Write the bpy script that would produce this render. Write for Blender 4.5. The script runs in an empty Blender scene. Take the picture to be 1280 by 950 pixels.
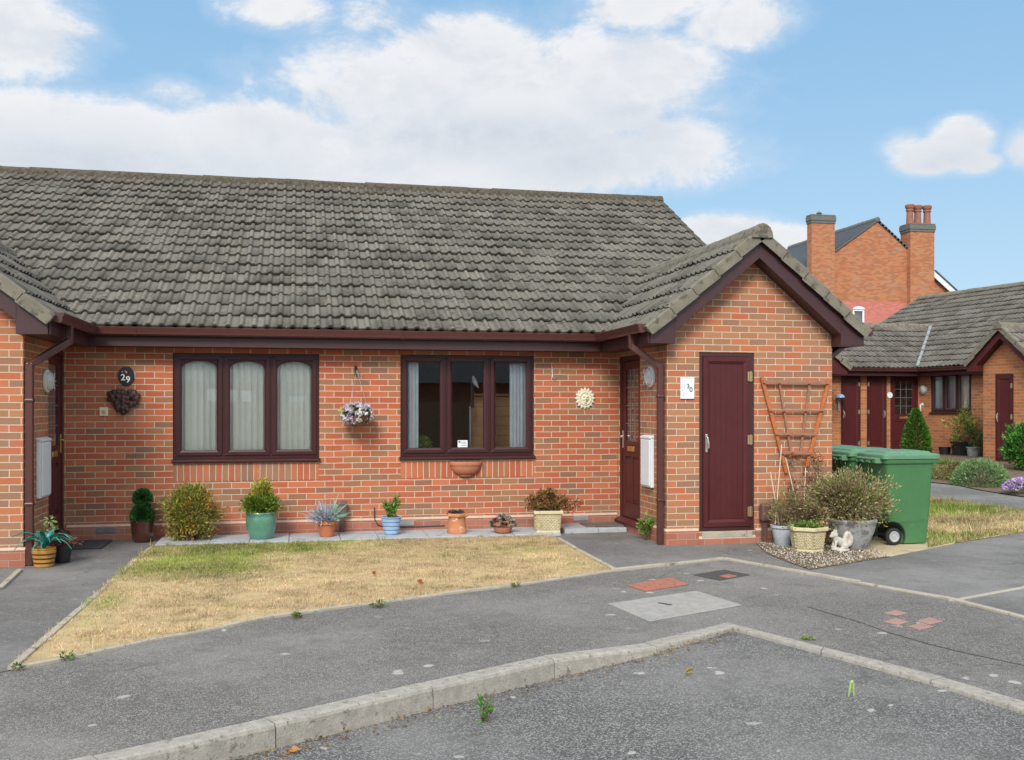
import bpy, bmesh, math, random
import numpy as np
from mathutils import Matrix, Vector
random.seed(7)
RNG = np.random.default_rng(11)
PI = math.pi
scene = bpy.context.scene
COL = scene.collection

# ------------------------------------------------------------------ survey helpers: photo point -> point on a real plane
F, A, YH, H = 1256.0, 0.21, 508.2, 1.6
SA, CA = math.sin(A), math.cos(A)
def ray(x, y):
    u = (x - 640) / F
    return (SA + u * CA, CA - u * SA, (YH - y) / F)
def az(x, y, z=0.0):
    r = ray(x, y); t = (z - H) / r[2]; return (r[0] * t, r[1] * t, z)
def ay(x, y, Y):
    r = ray(x, y); t = Y / r[1]; return (r[0] * t, Y, H + r[2] * t)
def ax(x, y, X):
    r = ray(x, y); t = X / r[0]; return (X, r[1] * t, H + r[2] * t)
def sst(a, b, x):
    t = min(1, max(0, (x - a) / (b - a))); return t * t * (3 - 2 * t)
def gz(y):
    return 0.3 * sst(13.2, 21.0, y)
def ag(x, y):
    z = 0.0
    for i in range(12):
        p = az(x, y, z); z = 0.5 * z + 0.5 * gz(p[1])
    return (p[0], p[1], gz(p[1]))
class Frame:
    """wall frame: u runs right as seen from outside, d runs into the wall, z up"""
    def __init__(s, o, ang):
        s.o = Vector((o[0], o[1], 0)); s.ang = ang
        s.u = Vector((math.cos(ang), math.sin(ang), 0)); s.d = Vector((-math.sin(ang), math.cos(ang), 0))
        s.M = Matrix(((s.u.x, s.d.x, 0, s.o.x), (s.u.y, s.d.y, 0, s.o.y), (0, 0, 1, 0), (0, 0, 0, 1)))
    def hit(s, x, y, d=0.0):
        r = Vector(ray(x, y)); c = Vector((0, 0, H)); p0 = s.o + s.d * d
        t = (p0 - c).dot(s.d) / r.dot(s.d); p = c + r * t
        return ((p - s.o).dot(s.u), p.z)

# ------------------------------------------------------------------ mesh builder
class MB:
    def __init__(s, M=None):
        s.v = []; s.f = []; s.mi = []; s.M = M; s.cur = 0; s.rot = []; s.r = 0; s.zoff = 0
    def add(s, vs, fs):
        b = len(s.v)
        if s.M is not None: vs = [s.M @ Vector(p) for p in vs]
        s.v += [tuple(p) for p in vs]
        for f in fs:
            s.f.append(tuple(i + b for i in f)); s.mi.append(s.cur); s.rot.append(s.r)
        return s
    def box(s, x0, x1, y0, y1, z0, z1):
        vs = [(x0,y0,z0),(x1,y0,z0),(x1,y1,z0),(x0,y1,z0),(x0,y0,z1),(x1,y0,z1),(x1,y1,z1),(x0,y1,z1)]
        return s.add(vs, [(0,3,2,1),(4,5,6,7),(0,1,5,4),(1,2,6,5),(2,3,7,6),(3,0,4,7)])
    def obox(s, M, sx, sy, sz):
        """box centred on M"""
        vs = []
        for z in (-sz/2, sz/2):
            for (x, y) in ((-sx/2,-sy/2),(sx/2,-sy/2),(sx/2,sy/2),(-sx/2,sy/2)):
                vs.append(M @ Vector((x, y, z)))
        return s.add(vs, [(0,3,2,1),(4,5,6,7),(0,1,5,4),(1,2,6,5),(2,3,7,6),(3,0,4,7)])
    def bar(s, p, q, w, h, up=(0, 0, 1)):
        p, q = Vector(p), Vector(q); d = q - p; L = d.length; d.normalize()
        up = Vector(up); x = d.cross(up)
        if x.length < 1e-5: x = d.cross(Vector((0, 1, 0)))
        x.normalize(); y = x.cross(d)
        M = Matrix(((d.x, x.x, y.x, (p.x+q.x)/2), (d.y, x.y, y.y, (p.y+q.y)/2), (d.z, x.z, y.z, (p.z+q.z)/2), (0,0,0,1)))
        return s.obox(M, L, w, h)
    def prism(s, poly, ext):
        """poly: 3d points (planar), ext: extrusion vector"""
        n = len(poly); e = Vector(ext)
        vs = [Vector(p) for p in poly] + [Vector(p) + e for p in poly]
        fs = [tuple(range(n)), tuple(range(2*n-1, n-1, -1))]
        for i in range(n):
            j = (i + 1) % n; fs.append((j, i, i + n, j + n))
        return s.add(vs, fs)
    def face(s, poly):
        return s.add(poly, [tuple(range(len(poly)))])
    def tube(s, pts, rad, seg=8, caps=True):
        pts = [Vector(p) for p in pts]; n = len(pts)
        rad = rad if isinstance(rad, (list, tuple)) else [rad] * n
        vs = []; fs = []; px = None
        for i, p in enumerate(pts):
            d = (pts[min(i+1, n-1)] - pts[max(i-1, 0)]).normalized()
            if px is None:
                px = d.cross(Vector((0, 0, 1)))
                if px.length < 1e-3: px = d.cross(Vector((1, 0, 0)))
            px = (px - d * px.dot(d)).normalized(); py = d.cross(px)
            for k in range(seg):
                a = 2*PI*k/seg; vs.append(p + (px*math.cos(a) + py*math.sin(a)) * rad[i])
        for i in range(n-1):
            for k in range(seg):
                k2 = (k+1) % seg
                fs.append((i*seg+k, i*seg+k2, (i+1)*seg+k2, (i+1)*seg+k))
        if caps: fs += [tuple(range(seg-1, -1, -1)), tuple((n-1)*seg+k for k in range(seg))]
        return s.add(vs, fs)
    def lathe(s, prof, c=(0, 0, 0), seg=28, M=None, sides=None, wob=0):
        """prof: list of (r, z), revolved about z at c"""
        seg = sides or seg; vs = []; fs = []; n = len(prof)
        for (r, z) in prof:
            for k in range(seg):
                a = 2*PI*(k + .5)/seg
                rr = r * (1 + wob * math.sin(3*a + z*9))
                p = Vector((rr*math.cos(a), rr*math.sin(a), z))
                if M is not None: p = M @ p
                vs.append(p + Vector(c))
        for i in range(n-1):
            for k in range(seg):
                k2 = (k+1) % seg; fs.append((i*seg+k, i*seg+k2, (i+1)*seg+k2, (i+1)*seg+k))
        if prof[0][0] > 1e-4: fs.append(tuple(range(seg-1, -1, -1)))
        if prof[-1][0] > 1e-4: fs.append(tuple((n-1)*seg+k for k in range(seg)))
        return s.add(vs, fs)
    def ball(s, c, r, seg=12, rings=8):
        r = r if isinstance(r, (list, tuple)) else (r, r, r)
        vs = [(c[0], c[1], c[2]-r[2])]; fs = []
        for i in range(1, rings):
            t = PI*i/rings
            for k in range(seg):
                a = 2*PI*k/seg
                vs.append((c[0]+r[0]*math.sin(t)*math.cos(a), c[1]+r[1]*math.sin(t)*math.sin(a), c[2]-r[2]*math.cos(t)))
        vs.append((c[0], c[1], c[2]+r[2])); top = len(vs)-1
        for k in range(seg):
            k2 = (k+1) % seg; fs.append((0, 1+k2, 1+k)); fs.append((top, 1+(rings-2)*seg+k, 1+(rings-2)*seg+k2))
            for i in range(rings-2):
                fs.append((1+i*seg+k, 1+i*seg+k2, 1+(i+1)*seg+k2, 1+(i+1)*seg+k))
        return s.add(vs, fs)
    def build(s, name, mats, parent=None, loc=None, smooth=False, bevel=0, uv=True, fix=True, sharp=40):
        me = bpy.data.meshes.new(name)
        root = parent
        while root is not None and root.parent is not None: root = root.parent
        base = Vector(root.location) if root is not None else Vector(loc if loc is not None else (0, 0, 0))
        vs = [(p[0]-base.x, p[1]-base.y, p[2]-base.z) for p in s.v]
        me.from_pydata(vs, [], s.f)
        mats = mats if isinstance(mats, (list, tuple)) else [mats]
        for m in mats: me.materials.append(m)
        me.polygons.foreach_set('material_index', s.mi)
        if fix:
            bm = bmesh.new(); bm.from_mesh(me); bmesh.ops.recalc_face_normals(bm, faces=bm.faces); bm.to_mesh(me); bm.free()
        if uv:
            ul = me.uv_layers.new(name='UVMap').data
            for p in me.polygons:
                n = p.normal
                if abs(n.z) > .8:
                    for li in p.loop_indices:
                        c = me.vertices[me.loops[li].vertex_index].co; ul[li].uv = (c.x+base.x, c.y+base.y)
                else:
                    t = Vector((-n.y, n.x, 0)).normalized()
                    for li in p.loop_indices:
                        c = me.vertices[me.loops[li].vertex_index].co + base
                        q = (c.dot(t), c.z)
                        ul[li].uv = (q[1]-s.zoff, q[0]) if s.rot[p.index] else q
        o = bpy.data.objects.new(name, me); COL.objects.link(o)
        if parent is not None: o.parent = parent
        else: o.location = base
        if smooth:
            me.polygons.foreach_set('use_smooth', [True]*len(me.polygons))
            try: me.set_sharp_from_angle(angle=math.radians(sharp))
            except Exception: pass
        if bevel:
            b = o.modifiers.new('bevel', 'BEVEL'); b.width = bevel; b.segments = 2; b.limit_method = 'ANGLE'; b.angle_limit = math.radians(50)
        return o

def tag(o, label=None, cat=None, group=None, kind=None):
    if label: o['label'] = label
    if cat: o['category'] = cat
    if group: o['group'] = group
    if kind: o['kind'] = kind
    return o
def thing(name, label, cat, loc, group=None):
    o = bpy.data.objects.new(name, None); COL.objects.link(o); o.location = loc; o.empty_display_size = .1
    return tag(o, label, cat, group)
def copy_tree(o, parent=None, label=None):
    c = o.copy(); COL.objects.link(c)
    if parent is not None: c.parent = parent
    if label: c['label'] = label
    for ch in list(o.children): copy_tree(ch, c)
    return c
def big_mesh(name, V, T, mat, parent=None, loc=None, col=None, smooth=False, extra=None):
    """numpy mesh: V (n,3) world, T (m,k) faces of k corners, col (n,3) point colours"""
    root = parent
    while root is not None and root.parent is not None: root = root.parent
    base = np.array(root.location if root is not None else (loc if loc is not None else (0, 0, 0)), dtype=float)
    me = bpy.data.meshes.new(name); n = len(V); m, k = T.shape
    me.vertices.add(n); me.vertices.foreach_set('co', (V - base).astype(np.float32).ravel())
    me.loops.add(m*k); me.loops.foreach_set('vertex_index', T.astype(np.int32).ravel())
    me.polygons.add(m); me.polygons.foreach_set('loop_start', np.arange(0, m*k, k, dtype=np.int32))
    me.polygons.foreach_set('loop_total', np.full(m, k, dtype=np.int32))
    if smooth: me.polygons.foreach_set('use_smooth', np.ones(m, dtype=bool))
    me.update(calc_edges=True)
    if col is not None:
        ca = me.color_attributes.new('Col', 'FLOAT_COLOR', 'POINT')
        ca.data.foreach_set('color', np.concatenate([col, np.ones((n, 1))], 1).astype(np.float32).ravel())
    me.materials.append(mat)
    o = bpy.data.objects.new(name, me); COL.objects.link(o)
    if parent is not None: o.parent = parent
    else: o.location = base
    return o

# ------------------------------------------------------------------ materials
class NT:
    def __init__(s, nt): s.nt = nt; nt.nodes.clear()
    def n(s, typ, props=None, **ins):
        nd = s.nt.nodes.new('ShaderNode' + typ)
        for k, v in (props or {}).items(): setattr(nd, k, v)
        for k, v in ins.items():
            key = int(k[1:]) if k[0] == 'i' and k[1:].isdigit() else k.replace('_', ' ')
            s.set(nd, key, v)
        return nd
    def set(s, nd, key, v):
        inp = nd.inputs[key]
        if isinstance(v, bpy.types.NodeSocket): s.nt.links.new(v, inp)
        elif isinstance(v, bpy.types.Node): s.nt.links.new(v.outputs[0], inp)
        elif isinstance(v, (tuple, list)) and len(v) == 3 and inp.type == 'RGBA': inp.default_value = (*v, 1)
        else: inp.default_value = v
    def math(s, op, a, b=None, c=None, clamp=False):
        nd = s.nt.nodes.new('ShaderNodeMath'); nd.operation = op; nd.use_clamp = clamp
        for i, v in enumerate((a, b, c)):
            if v is not None: s.set(nd, i, v)
        return nd.outputs[0]
    def mix(s, fac, a, b, blend='MIX'):
        nd = s.nt.nodes.new('ShaderNodeMix'); nd.data_type = 'RGBA'; nd.blend_type = blend; nd.clamp_factor = True
        s.set(nd, 0, fac); s.set(nd, 6, a); s.set(nd, 7, b)
        return nd.outputs[2]
    def ramp(s, fac, stops, interp='LINEAR'):
        nd = s.nt.nodes.new('ShaderNodeValToRGB'); cr = nd.color_ramp; cr.interpolation = interp
        while len(cr.elements) < len(stops): cr.elements.new(0.5)
        for e, (p, c) in zip(cr.elements, stops):
            e.position = p; e.color = (*c, 1) if len(c) == 3 else c
        s.set(nd, 0, fac); return nd.outputs[0]
    def noise(s, vec, scale, detail=3, rough=.55, out=0):
        return s.n('TexNoise', None, Vector=vec, Scale=scale, Detail=detail, Roughness=rough).outputs[out]
    def sstep(s, v, a, b):
        nd = s.n('MapRange', {'interpolation_type': 'SMOOTHSTEP'}); s.set(nd, 0, v); s.set(nd, 1, a); s.set(nd, 2, b); return nd.outputs[0]
def g(v): return (v, v, v)
def mat(name):
    m = bpy.data.materials.new(name); m.use_nodes = True; t = NT(m.node_tree)
    out = t.n('OutputMaterial'); p = t.n('BsdfPrincipled'); t.set(out, 0, p)
    return m, t, p, out
def plain(name, c, rough=.6, var=.12, scale=9, bump=.15, bscale=None, metal=0, spec=.4, stain=None, coat=0):
    m, t, p, out = mat(name)
    co = t.n('TexCoord').outputs['Object']
    n1 = t.noise(co, scale, 4); n2 = t.noise(co, scale*6, 3)
    lo = tuple(x*(1-var*1.6) for x in c); hi = tuple(min(1, x*(1+var*1.6)) for x in c)
    cc = t.mix(n1, lo, hi); cc = t.mix(t.math('MULTIPLY', t.sstep(n2, .45, .75), var*1.5), cc, tuple(x*.55 for x in c))
    if stain:
        cc = t.mix(t.sstep(t.noise(co, stain[1], 5, .65), stain[2], stain[2]+.12), cc, stain[0])
    t.set(p, 'Base Color', cc); t.set(p, 'Roughness', t.math('ADD', rough-.08, t.math('MULTIPLY', n2, .16)))
    t.set(p, 'Metallic', metal); t.set(p, 'Specular IOR Level', spec)
    if coat: t.set(p, 'Coat Weight', coat); t.set(p, 'Coat Roughness', .15)
    if bump:
        b = t.n('Bump', None, Strength=bump, Distance=.004, Height=t.noise(co, bscale or scale*10, 4)); t.set(p, 'Normal', b)
    return m
def brick(name, stops, mortar, bw=.225, bh=.075, ms=.0055, rough=.85, weather=.25, off=.5):
    m, t, p, out = mat(name)
    uv = t.n('TexCoord').outputs['UV']
    # slightly uneven courses
    wob = t.n('TexNoise', None, Vector=uv, Scale=3.0, Detail=2)
    vec = t.n('VectorMath', {'operation': 'ADD'}); t.set(vec, 0, uv)
    sc = t.n('VectorMath', {'operation': 'SCALE'}); t.set(sc, 0, wob.outputs[1]); sc.inputs[3].default_value = .010
    t.set(vec, 1, sc)
    fine = t.n('TexNoise', None, Vector=uv, Scale=70.0, Detail=2)
    sc2 = t.n('VectorMath', {'operation': 'SCALE'}); t.set(sc2, 0, fine.outputs[1]); sc2.inputs[3].default_value = .0035
    vec2 = t.n('VectorMath', {'operation': 'ADD'}); t.set(vec2, 0, vec); t.set(vec2, 1, sc2)
    br = t.n('TexBrick', {'offset': off, 'squash': 1.0}, Vector=vec2, Color1=g(0), Color2=g(1), Mortar=g(.5))
    t.set(br, 'Scale', 1.0); t.set(br, 'Mortar Size', ms); t.set(br, 'Mortar Smooth', .25); t.set(br, 'Brick Width', bw); t.set(br, 'Row Height', bh)
    col = t.ramp(br.outputs[0], stops, 'CONSTANT')
    nb = t.noise(uv, 38, 5, .7); nl = t.noise(uv, 1.1, 4)
    drag = t.n('Mapping'); t.set(drag, 0, uv); drag.inputs[3].default_value = (30, 140, 1)
    nd = t.noise(drag, 1.0, 3)
    col = t.mix(t.math('MULTIPLY', nb, .40), col, t.mix(.6, col, (.12, .045, .025)))
    col = t.mix(t.math('MULTIPLY', nd, .35), col, t.mix(.35, col, (.58, .28, .13)))
    mo = t.mix(t.noise(uv, 14, 4), tuple(x*.72 for x in mortar), mortar)
    col = t.mix(br.outputs[1], col, mo)
    col = t.mix(t.math('MULTIPLY', t.sstep(nl, .5, .8), weather), col, (.30, .23, .18))
    damp = t.math('MULTIPLY', t.math('SUBTRACT', 1.0, t.sstep(t.n('SeparateXYZ', None, i0=uv).outputs[1], .05, .65)), t.sstep(t.noise(uv, 3.1, 5, .65), .35, .65))
    col = t.mix(t.math('MULTIPLY', damp, .30), col, (.24, .17, .13))
    bloom = t.sstep(t.noise(uv, 2.7, 6, .7), .66, .80)
    col = t.mix(t.math('MULTIPLY', bloom, .35), col, (.55, .48, .42))
    t.set(p, 'Base Color', col); t.set(p, 'Roughness', rough); t.set(p, 'Specular IOR Level', .25)
    hgt = t.math('ADD', t.math('MULTIPLY', t.math('SUBTRACT', 1.0, br.outputs[1]), 1.0), t.math('MULTIPLY', nb, .35))
    b = t.n('Bump', None, Strength=.55, Distance=.006, Height=hgt); t.set(p, 'Normal', b)
    return m
def asphalt(name, base, stone, spots, sscale=150, blotch=.5):
    m, t, p, out = mat(name)
    co = t.n('TexCoord').outputs['Object']
    vo = t.n('TexVoronoi', {'feature': 'F1'}, Vector=co, Scale=sscale)
    rnd = t.n('SeparateColor'); t.set(rnd, 0, vo.outputs['Color'])
    c = t.mix(t.sstep(rnd.outputs[0], .25, 1.0), tuple(x*.55 for x in base), stone)
    c = t.mix(t.sstep(vo.outputs['Distance'], .35, .75), c, tuple(x*.55 for x in base))
    big = t.noise(co, .55, 5, .6); mid = t.noise(co, 3.1, 5, .65); wide = t.noise(co, 14, 4, .6)
    c = t.mix(t.math('MULTIPLY', t.sstep(big, .40, .68), blotch), c, tuple(x*1.55 for x in base))
    c = t.mix(t.math('MULTIPLY', t.sstep(mid, .50, .72), .55), c, tuple(x*.55 for x in base))
    c = t.mix(t.math('MULTIPLY', t.sstep(wide, .52, .75), .30), c, tuple(x*1.7 for x in base))
    # pale lichen / gum spots: scattered cells of varying size
    v2 = t.n('TexVoronoi', {'feature': 'F1'}, Vector=t.n('VectorMath', {'operation': 'ADD'}, i0=co, i1=t.n('VectorMath', {'operation': 'SCALE'}, i0=t.n('TexNoise', None, Vector=co, Scale=12.0).outputs[1], Scale=.09)), Scale=4.6)
    r2 = t.n('SeparateColor'); t.set(r2, 0, v2.outputs['Color'])
    size = t.math('MULTIPLY', t.sstep(r2.outputs[0], .12, 1.0), .20)
    ms = t.math('MULTIPLY', t.sstep(t.math('SUBTRACT', size, v2.outputs['Distance']), 0.0, .05), spots)
    ms = t.math('MULTIPLY', ms, t.sstep(t.noise(co, .9, 3), .40, .56))
    c = t.mix(t.math('MULTIPLY', ms, .8), c, (.47, .46, .42))
    ve = t.n('TexVoronoi', {'feature': 'DISTANCE_TO_EDGE'}, Vector=t.n('VectorMath', {'operation': 'ADD'}, i0=co, i1=t.n('VectorMath', {'operation': 'SCALE'}, i0=t.n('TexNoise', None, Vector=co, Scale=3.0, Detail=5).outputs[1], Scale=.35)), Scale=.55)
    crack = t.math('MULTIPLY', t.math('SUBTRACT', 1.0, t.sstep(ve.outputs[0], .001, .006)), t.sstep(t.noise(co, .8, 2), .50, .60))
    c = t.mix(t.math('MULTIPLY', crack, .38), c, tuple(x*.30 for x in base))
    oil = t.sstep(t.noise(co, 1.6, 4, .6), .66, .78); c = t.mix(t.math('MULTIPLY', oil, .45), c, tuple(x*.45 for x in base))
    t.set(p, 'Base Color', c); t.set(p, 'Roughness', .88); t.set(p, 'Specular IOR Level', .3)
    hh = t.math('ADD', t.math('SUBTRACT', 1.0, vo.outputs['Distance']), t.math('MULTIPLY', mid, .8))
    t.set(p, 'Normal', t.n('Bump', None, Strength=.5, Distance=.006, Height=hh))
    return m
def attr_mat(name, rough=.6, trans=.25, spec=.3, grain=0, bump=0, tile=False):
    m, t, p, out = mat(name)
    a = t.n('VertexColor', {'layer_name': 'Col'}).outputs[0]
    co = t.n('TexCoord').outputs['Object']
    c = a
    if tile:
        n1 = t.noise(co, 26, 5, .7); st_ = t.n('Mapping'); t.set(st_, 0, co); st_.inputs[3].default_value = (1.0, 1.5, 1.5); n2 = t.noise(st_, 9.0, 5, .72); n3 = t.noise(co, 1.0, 4)
        c = t.mix(t.math('MULTIPLY', t.sstep(n1, .47, .74), .35), c, (.050, .047, .040))
        c = t.mix(t.math('MULTIPLY', t.math('MULTIPLY', t.sstep(n2, .55, .61), t.sstep(n3, .40, .58)), .85), c, (.040, .034, .026))
        c = t.mix(t.math('MULTIPLY', t.sstep(n3, .48, .72), .18), c, (.10, .095, .082))
        n4 = t.noise(co, 17, 3, .55)
        c = t.mix(t.math('MULTIPLY', t.sstep(n4, .70, .75), .5), c, (.46, .44, .38))
        t.set(p, 'Normal', t.n('Bump', None, Strength=.6, Distance=.006, Height=t.math('ADD', n1, t.noise(co, 90, 3))))
    elif grain:
        c = t.mix(t.math('MULTIPLY', t.noise(co, grain, 3), .4), c, t.mix(.6, c, (.02, .02, .01)))
    t.set(p, 'Base Color', c); t.set(p, 'Roughness', rough); t.set(p, 'Specular IOR Level', spec)
    if trans:
        tr = t.n('BsdfTranslucent', None, Color=c); mx = t.n('MixShader', None, i0=trans, i1=p, i2=tr); t.set(out, 0, mx)
    return m
def glass_mat(name, tint=(1, 1, 1), boost=1.0):
    m = bpy.data.materials.new(name); m.use_nodes = True; t = NT(m.node_tree)
    out = t.n('OutputMaterial')
    co = t.n('TexCoord').outputs['Object']
    bp = t.n('Bump', None, Strength=.06, Distance=.02, Height=t.noise(co, 1.3, 2))
    gl = t.n('BsdfGlossy', None, Roughness=.015, Color=g(1), Normal=bp); tr = t.n('BsdfTransparent', None, Color=tint)
    fr = t.n('Fresnel', None, IOR=1.5)
    t.set(out, 0, t.n('MixShader', None, i0=t.math('MULTIPLY', fr, boost, clamp=True), i1=tr, i2=gl))
    return m

RED = [(0, (.445,.125,.058)), (.16, (.405,.102,.050)), (.32, (.47,.145,.070)), (.48, (.38,.095,.049)), (.62, (.35,.128,.064)), (.74, (.285,.128,.067)), (.84, (.225,.115,.073)), (.90, (.30,.155,.080))]
MIXB = [(0, (.44,.148,.068)), (.14, (.35,.160,.080)), (.28, (.415,.122,.058)), (.42, (.31,.158,.087)), (.56, (.38,.180,.095)), (.68, (.27,.140,.088)), (.78, (.44,.155,.077)), (.90, (.265,.145,.094))]
M = {}
M['brick'] = brick('red_brick', RED, (.60, .475, .36))
M['brick_mixed'] = brick('mixed_brick', MIXB, (.60, .475, .35))
M['brick_soldier'] = brick('soldier_brick', RED, (.60, .475, .36), off=0.0)
M['brick_plinth'] = brick('plinth_brick', [(0, (.36,.115,.075)), (.3, (.32,.10,.07)), (.55, (.39,.14,.095)), (.8, (.27,.11,.085))], (.42, .27, .21), weather=.5)
M['brick_far'] = brick('orange_brick', [(0, (.42,.155,.062)), (.25, (.38,.135,.055)), (.5, (.34,.13,.06)), (.72, (.45,.18,.075)), (.88, (.27,.115,.065))], (.48, .33, .20), weather=.3)
M['brick_old'] = brick('old_orange_brick', [(0, (.42,.150,.065)), (.22, (.36,.120,.055)), (.45, (.45,.18,.08)), (.68, (.31,.115,.06)), (.88, (.40,.20,.11))], (.42, .25, .15), weather=.35)
M['brick_pink'] = brick('painted_brick', [(0, (.52,.17,.145)), (.5, (.48,.15,.13)), (.8, (.55,.20,.17))], (.50, .165, .14), weather=.15)
M['mortar'] = plain('mortar_fillet', (.50, .37, .29), .9, .15, 12)
M['tile'] = attr_mat('concrete_tile', .92, 0, .2, tile=True)
M['verge'] = plain('verge_concrete', (.17, .155, .118), .92, .25, 7, .7, 50, stain=((.085, .080, .062), 9, .52))
M['ridge'] = plain('ridge_concrete', (.085, .073, .052), .95, .35, 14, .9, 40, stain=((.045, .036, .024), 18, .50))
M['upvc'] = plain('rosewood_plastic', (.070, .0135, .0150), .42, .14, 6, .05, spec=.3)
M['frame'] = plain('dark_rosewood_frame', (.042, .0110, .0125), .38, .14, 6, .05, spec=.35)
M['upvc_dark'] = plain('dark_rosewood_plastic', (.044, .0138, .0150), .42, .12, 6, .05, spec=.5)
M['gutter'] = plain('brown_plastic', (.075, .024, .020), .38, .12, 6, .04, spec=.5)
M['gold'] = plain('brass', (.62, .46, .17), .35, .1, 20, 0, metal=.9)
M['hinge'] = plain('dull_brass', (.42, .33, .17), .45, .15, 30, 0, metal=.8)
M['steel'] = plain('brushed_steel', (.62, .60, .56), .35, .1, 20, 0, metal=.9)
M['white'] = plain('white_plastic', (.66, .69, .72), .5, .05, 5, .05)
M['offwhite'] = plain('offwhite_plastic', (.66, .62, .50), .5, .05, 5, .05)
M['glass'] = glass_mat('window_glass', (.93, .96, .95), 3.0)
M['obscure'] = glass_mat('leaded_glass', (.65, .70, .68), 2.2)
M['lead'] = plain('lead', (.16, .17, .19), .55, .15, 8, .1)
M['leadlight'] = plain('lead_flashing', (.24, .26, .28), .5, .15, 8, .1)
M['blind'] = plain('blind_fabric', (.92, .95, .90), .8, .04, 10, .05)
M['curtain'] = plain('curtain_fabric', (.74, .80, .86), .8, .08, 10, .05)
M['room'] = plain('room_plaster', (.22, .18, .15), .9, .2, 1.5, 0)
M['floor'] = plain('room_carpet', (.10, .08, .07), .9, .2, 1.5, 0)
M['black'] = plain('black_plastic', (.020, .022, .025), .55, .2, 15, .2)
M['rubber'] = plain('black_rubber', (.018, .018, .020), .75, .2, 25, .3)
M['asphalt'] = asphalt('pavement_asphalt', (.178, .168, .156), (.335, .322, .30), .8)
M['road'] = asphalt('road_asphalt', (.142, .137, .131), (.325, .318, .305), .8, 115, .5)
M['tarmac'] = asphalt('path_tarmac', (.185, .179, .171), (.25, .244, .235), .25, 190, .5)
M['kerb'] = plain('kerb_concrete', (.315, .295, .255), .92, .28, 16, .9, 90, stain=((.15, .14, .115), 26, .56))
M['edging'] = plain('edging_concrete', (.37, .335, .27), .92, .25, 6, .7, 70, stain=((.15, .13, .09), 6, .56))
M['slab'] = plain('grey_slab', (.36, .38, .40), .85, .15, 5, .4, 60, stain=((.22, .23, .23), 8, .56))
M['creamslab'] = plain('cream_slab', (.46, .38, .24), .88, .18, 4, .4, 60, stain=((.30, .24, .15), 6, .55))
M['palecover'] = plain('pale_concrete', (.30, .29, .265), .92, .2, 9, .8, 110, stain=((.24, .23, .21), 14, .55))
M['redcover'] = plain('red_paver', (.34, .135, .09), .88, .2, 8, .6, 70, stain=((.22, .10, .08), 10, .56))
M['pinkcover'] = plain('pink_paver', (.34, .20, .175), .88, .15, 8, .6, 70)
M['darkcover'] = plain('dark_patch', (.060, .058, .058), .9, .3, 20, .9, 120)
M['soil'] = plain('soil', (.14, .10, .065), .95, .3, 12, .9, 60)
M['drygrass'] = plain('dry_turf', (.44, .32, .17), .95, .3, 7, .9, 80, stain=((.33, .25, .12), 2.2, .52))
M['earth'] = plain('earth', (.13, .13, .12), .95, .25, 1.5, .4, 30)
M['leaf'] = attr_mat('foliage', .55, .28, .35)
M['blade'] = attr_mat('grass_blades', .7, .25, .2)
M['petal'] = attr_mat('petals', .6, .3, .2)
M['bark'] = plain('twig_bark', (.16, .11, .07), .9, .25, 20, .5)
M['cane'] = plain('bamboo_cane', (.55, .46, .33), .7, .2, 20, .2)
M['terracotta'] = plain('terracotta', (.46, .15, .068), .75, .12, 8, .2, 60)
M['terrapeel'] = plain('peeling_terracotta', (.47, .19, .085), .8, .15, 8, .4, 60, stain=((.60, .58, .55), 11, .57))
M['terrawall'] = plain('dusty_terracotta', (.40, .155, .085), .8, .15, 9, .3, 60, stain=((.30, .12, .07), 9, .55))
M['greenglaze'] = plain('green_glaze', (.085, .235, .165), .28, .2, 4, .1, 30, spec=.6, coat=.5)
M['blueglaze'] = plain('blue_paint_pot', (.26, .40, .58), .45, .2, 6, .2, 50, stain=((.10, .17, .30), 14, .60))
M['brownglaze'] = plain('brown_glaze', (.062, .018, .013), .2, .25, 5, .1, 40, spec=.6, coat=.6, stain=((.30, .16, .10), 5, .68))
M['goldglaze'] = plain('ochre_glaze', (.42, .21, .04), .35, .25, 6, .1, 40, spec=.5, coat=.3)
M['cream'] = plain('cream_stone', (.56, .49, .31), .8, .15, 9, .3, 60, stain=((.36, .31, .19), 12, .56))
M['creamdark'] = plain('recessed_cream_stone', (.40, .34, .20), .85, .2, 14, .4, 60)
M['greystone'] = plain('grey_stone', (.30, .305, .30), .85, .25, 6, .6, 50, stain=((.15, .15, .15), 8, .50))
M['paleblue'] = plain('pale_grey_pot', (.42, .47, .52), .7, .2, 7, .3, 40, stain=((.20, .24, .27), 5, .56))
M['statue'] = plain('white_stone', (.48, .45, .39), .85, .2, 12, .5, 70, stain=((.30, .27, .22), 14, .56))
M['sunplaster'] = plain('cream_plaster', (.64, .60, .46), .8, .12, 14, .3, 60)
M['bronze'] = plain('dark_bronze_resin', (.055, .028, .024), .45, .3, 14, .4, 60, stain=((.12, .06, .055), 16, .58))
M['lampbody'] = plain('lamp_diffuser', (.52, .53, .52), .35, .1, 10, .1)
M['trellis'] = plain('orange_stain_wood', (.44, .125, .035), .7, .2, 14, .4, 60, stain=((.26, .12, .065), 9, .50))
M['trellisrail'] = plain('weathered_rail_wood', (.29, .135, .085), .8, .2, 14, .4, 60)
M['bin'] = plain('green_bin_plastic', (.058, .165, .064), .48, .10, 3, .12, 90, spec=.35, stain=((.085, .20, .095), 7, .60))
M['binlid'] = plain('green_lid_plastic', (.10, .22, .125), .42, .18, 4, .12, 90, spec=.4)
M['tyre'] = M['rubber']
M['hub'] = plain('grey_hub', (.35, .36, .38), .5, .15, 10, .1)
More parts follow.
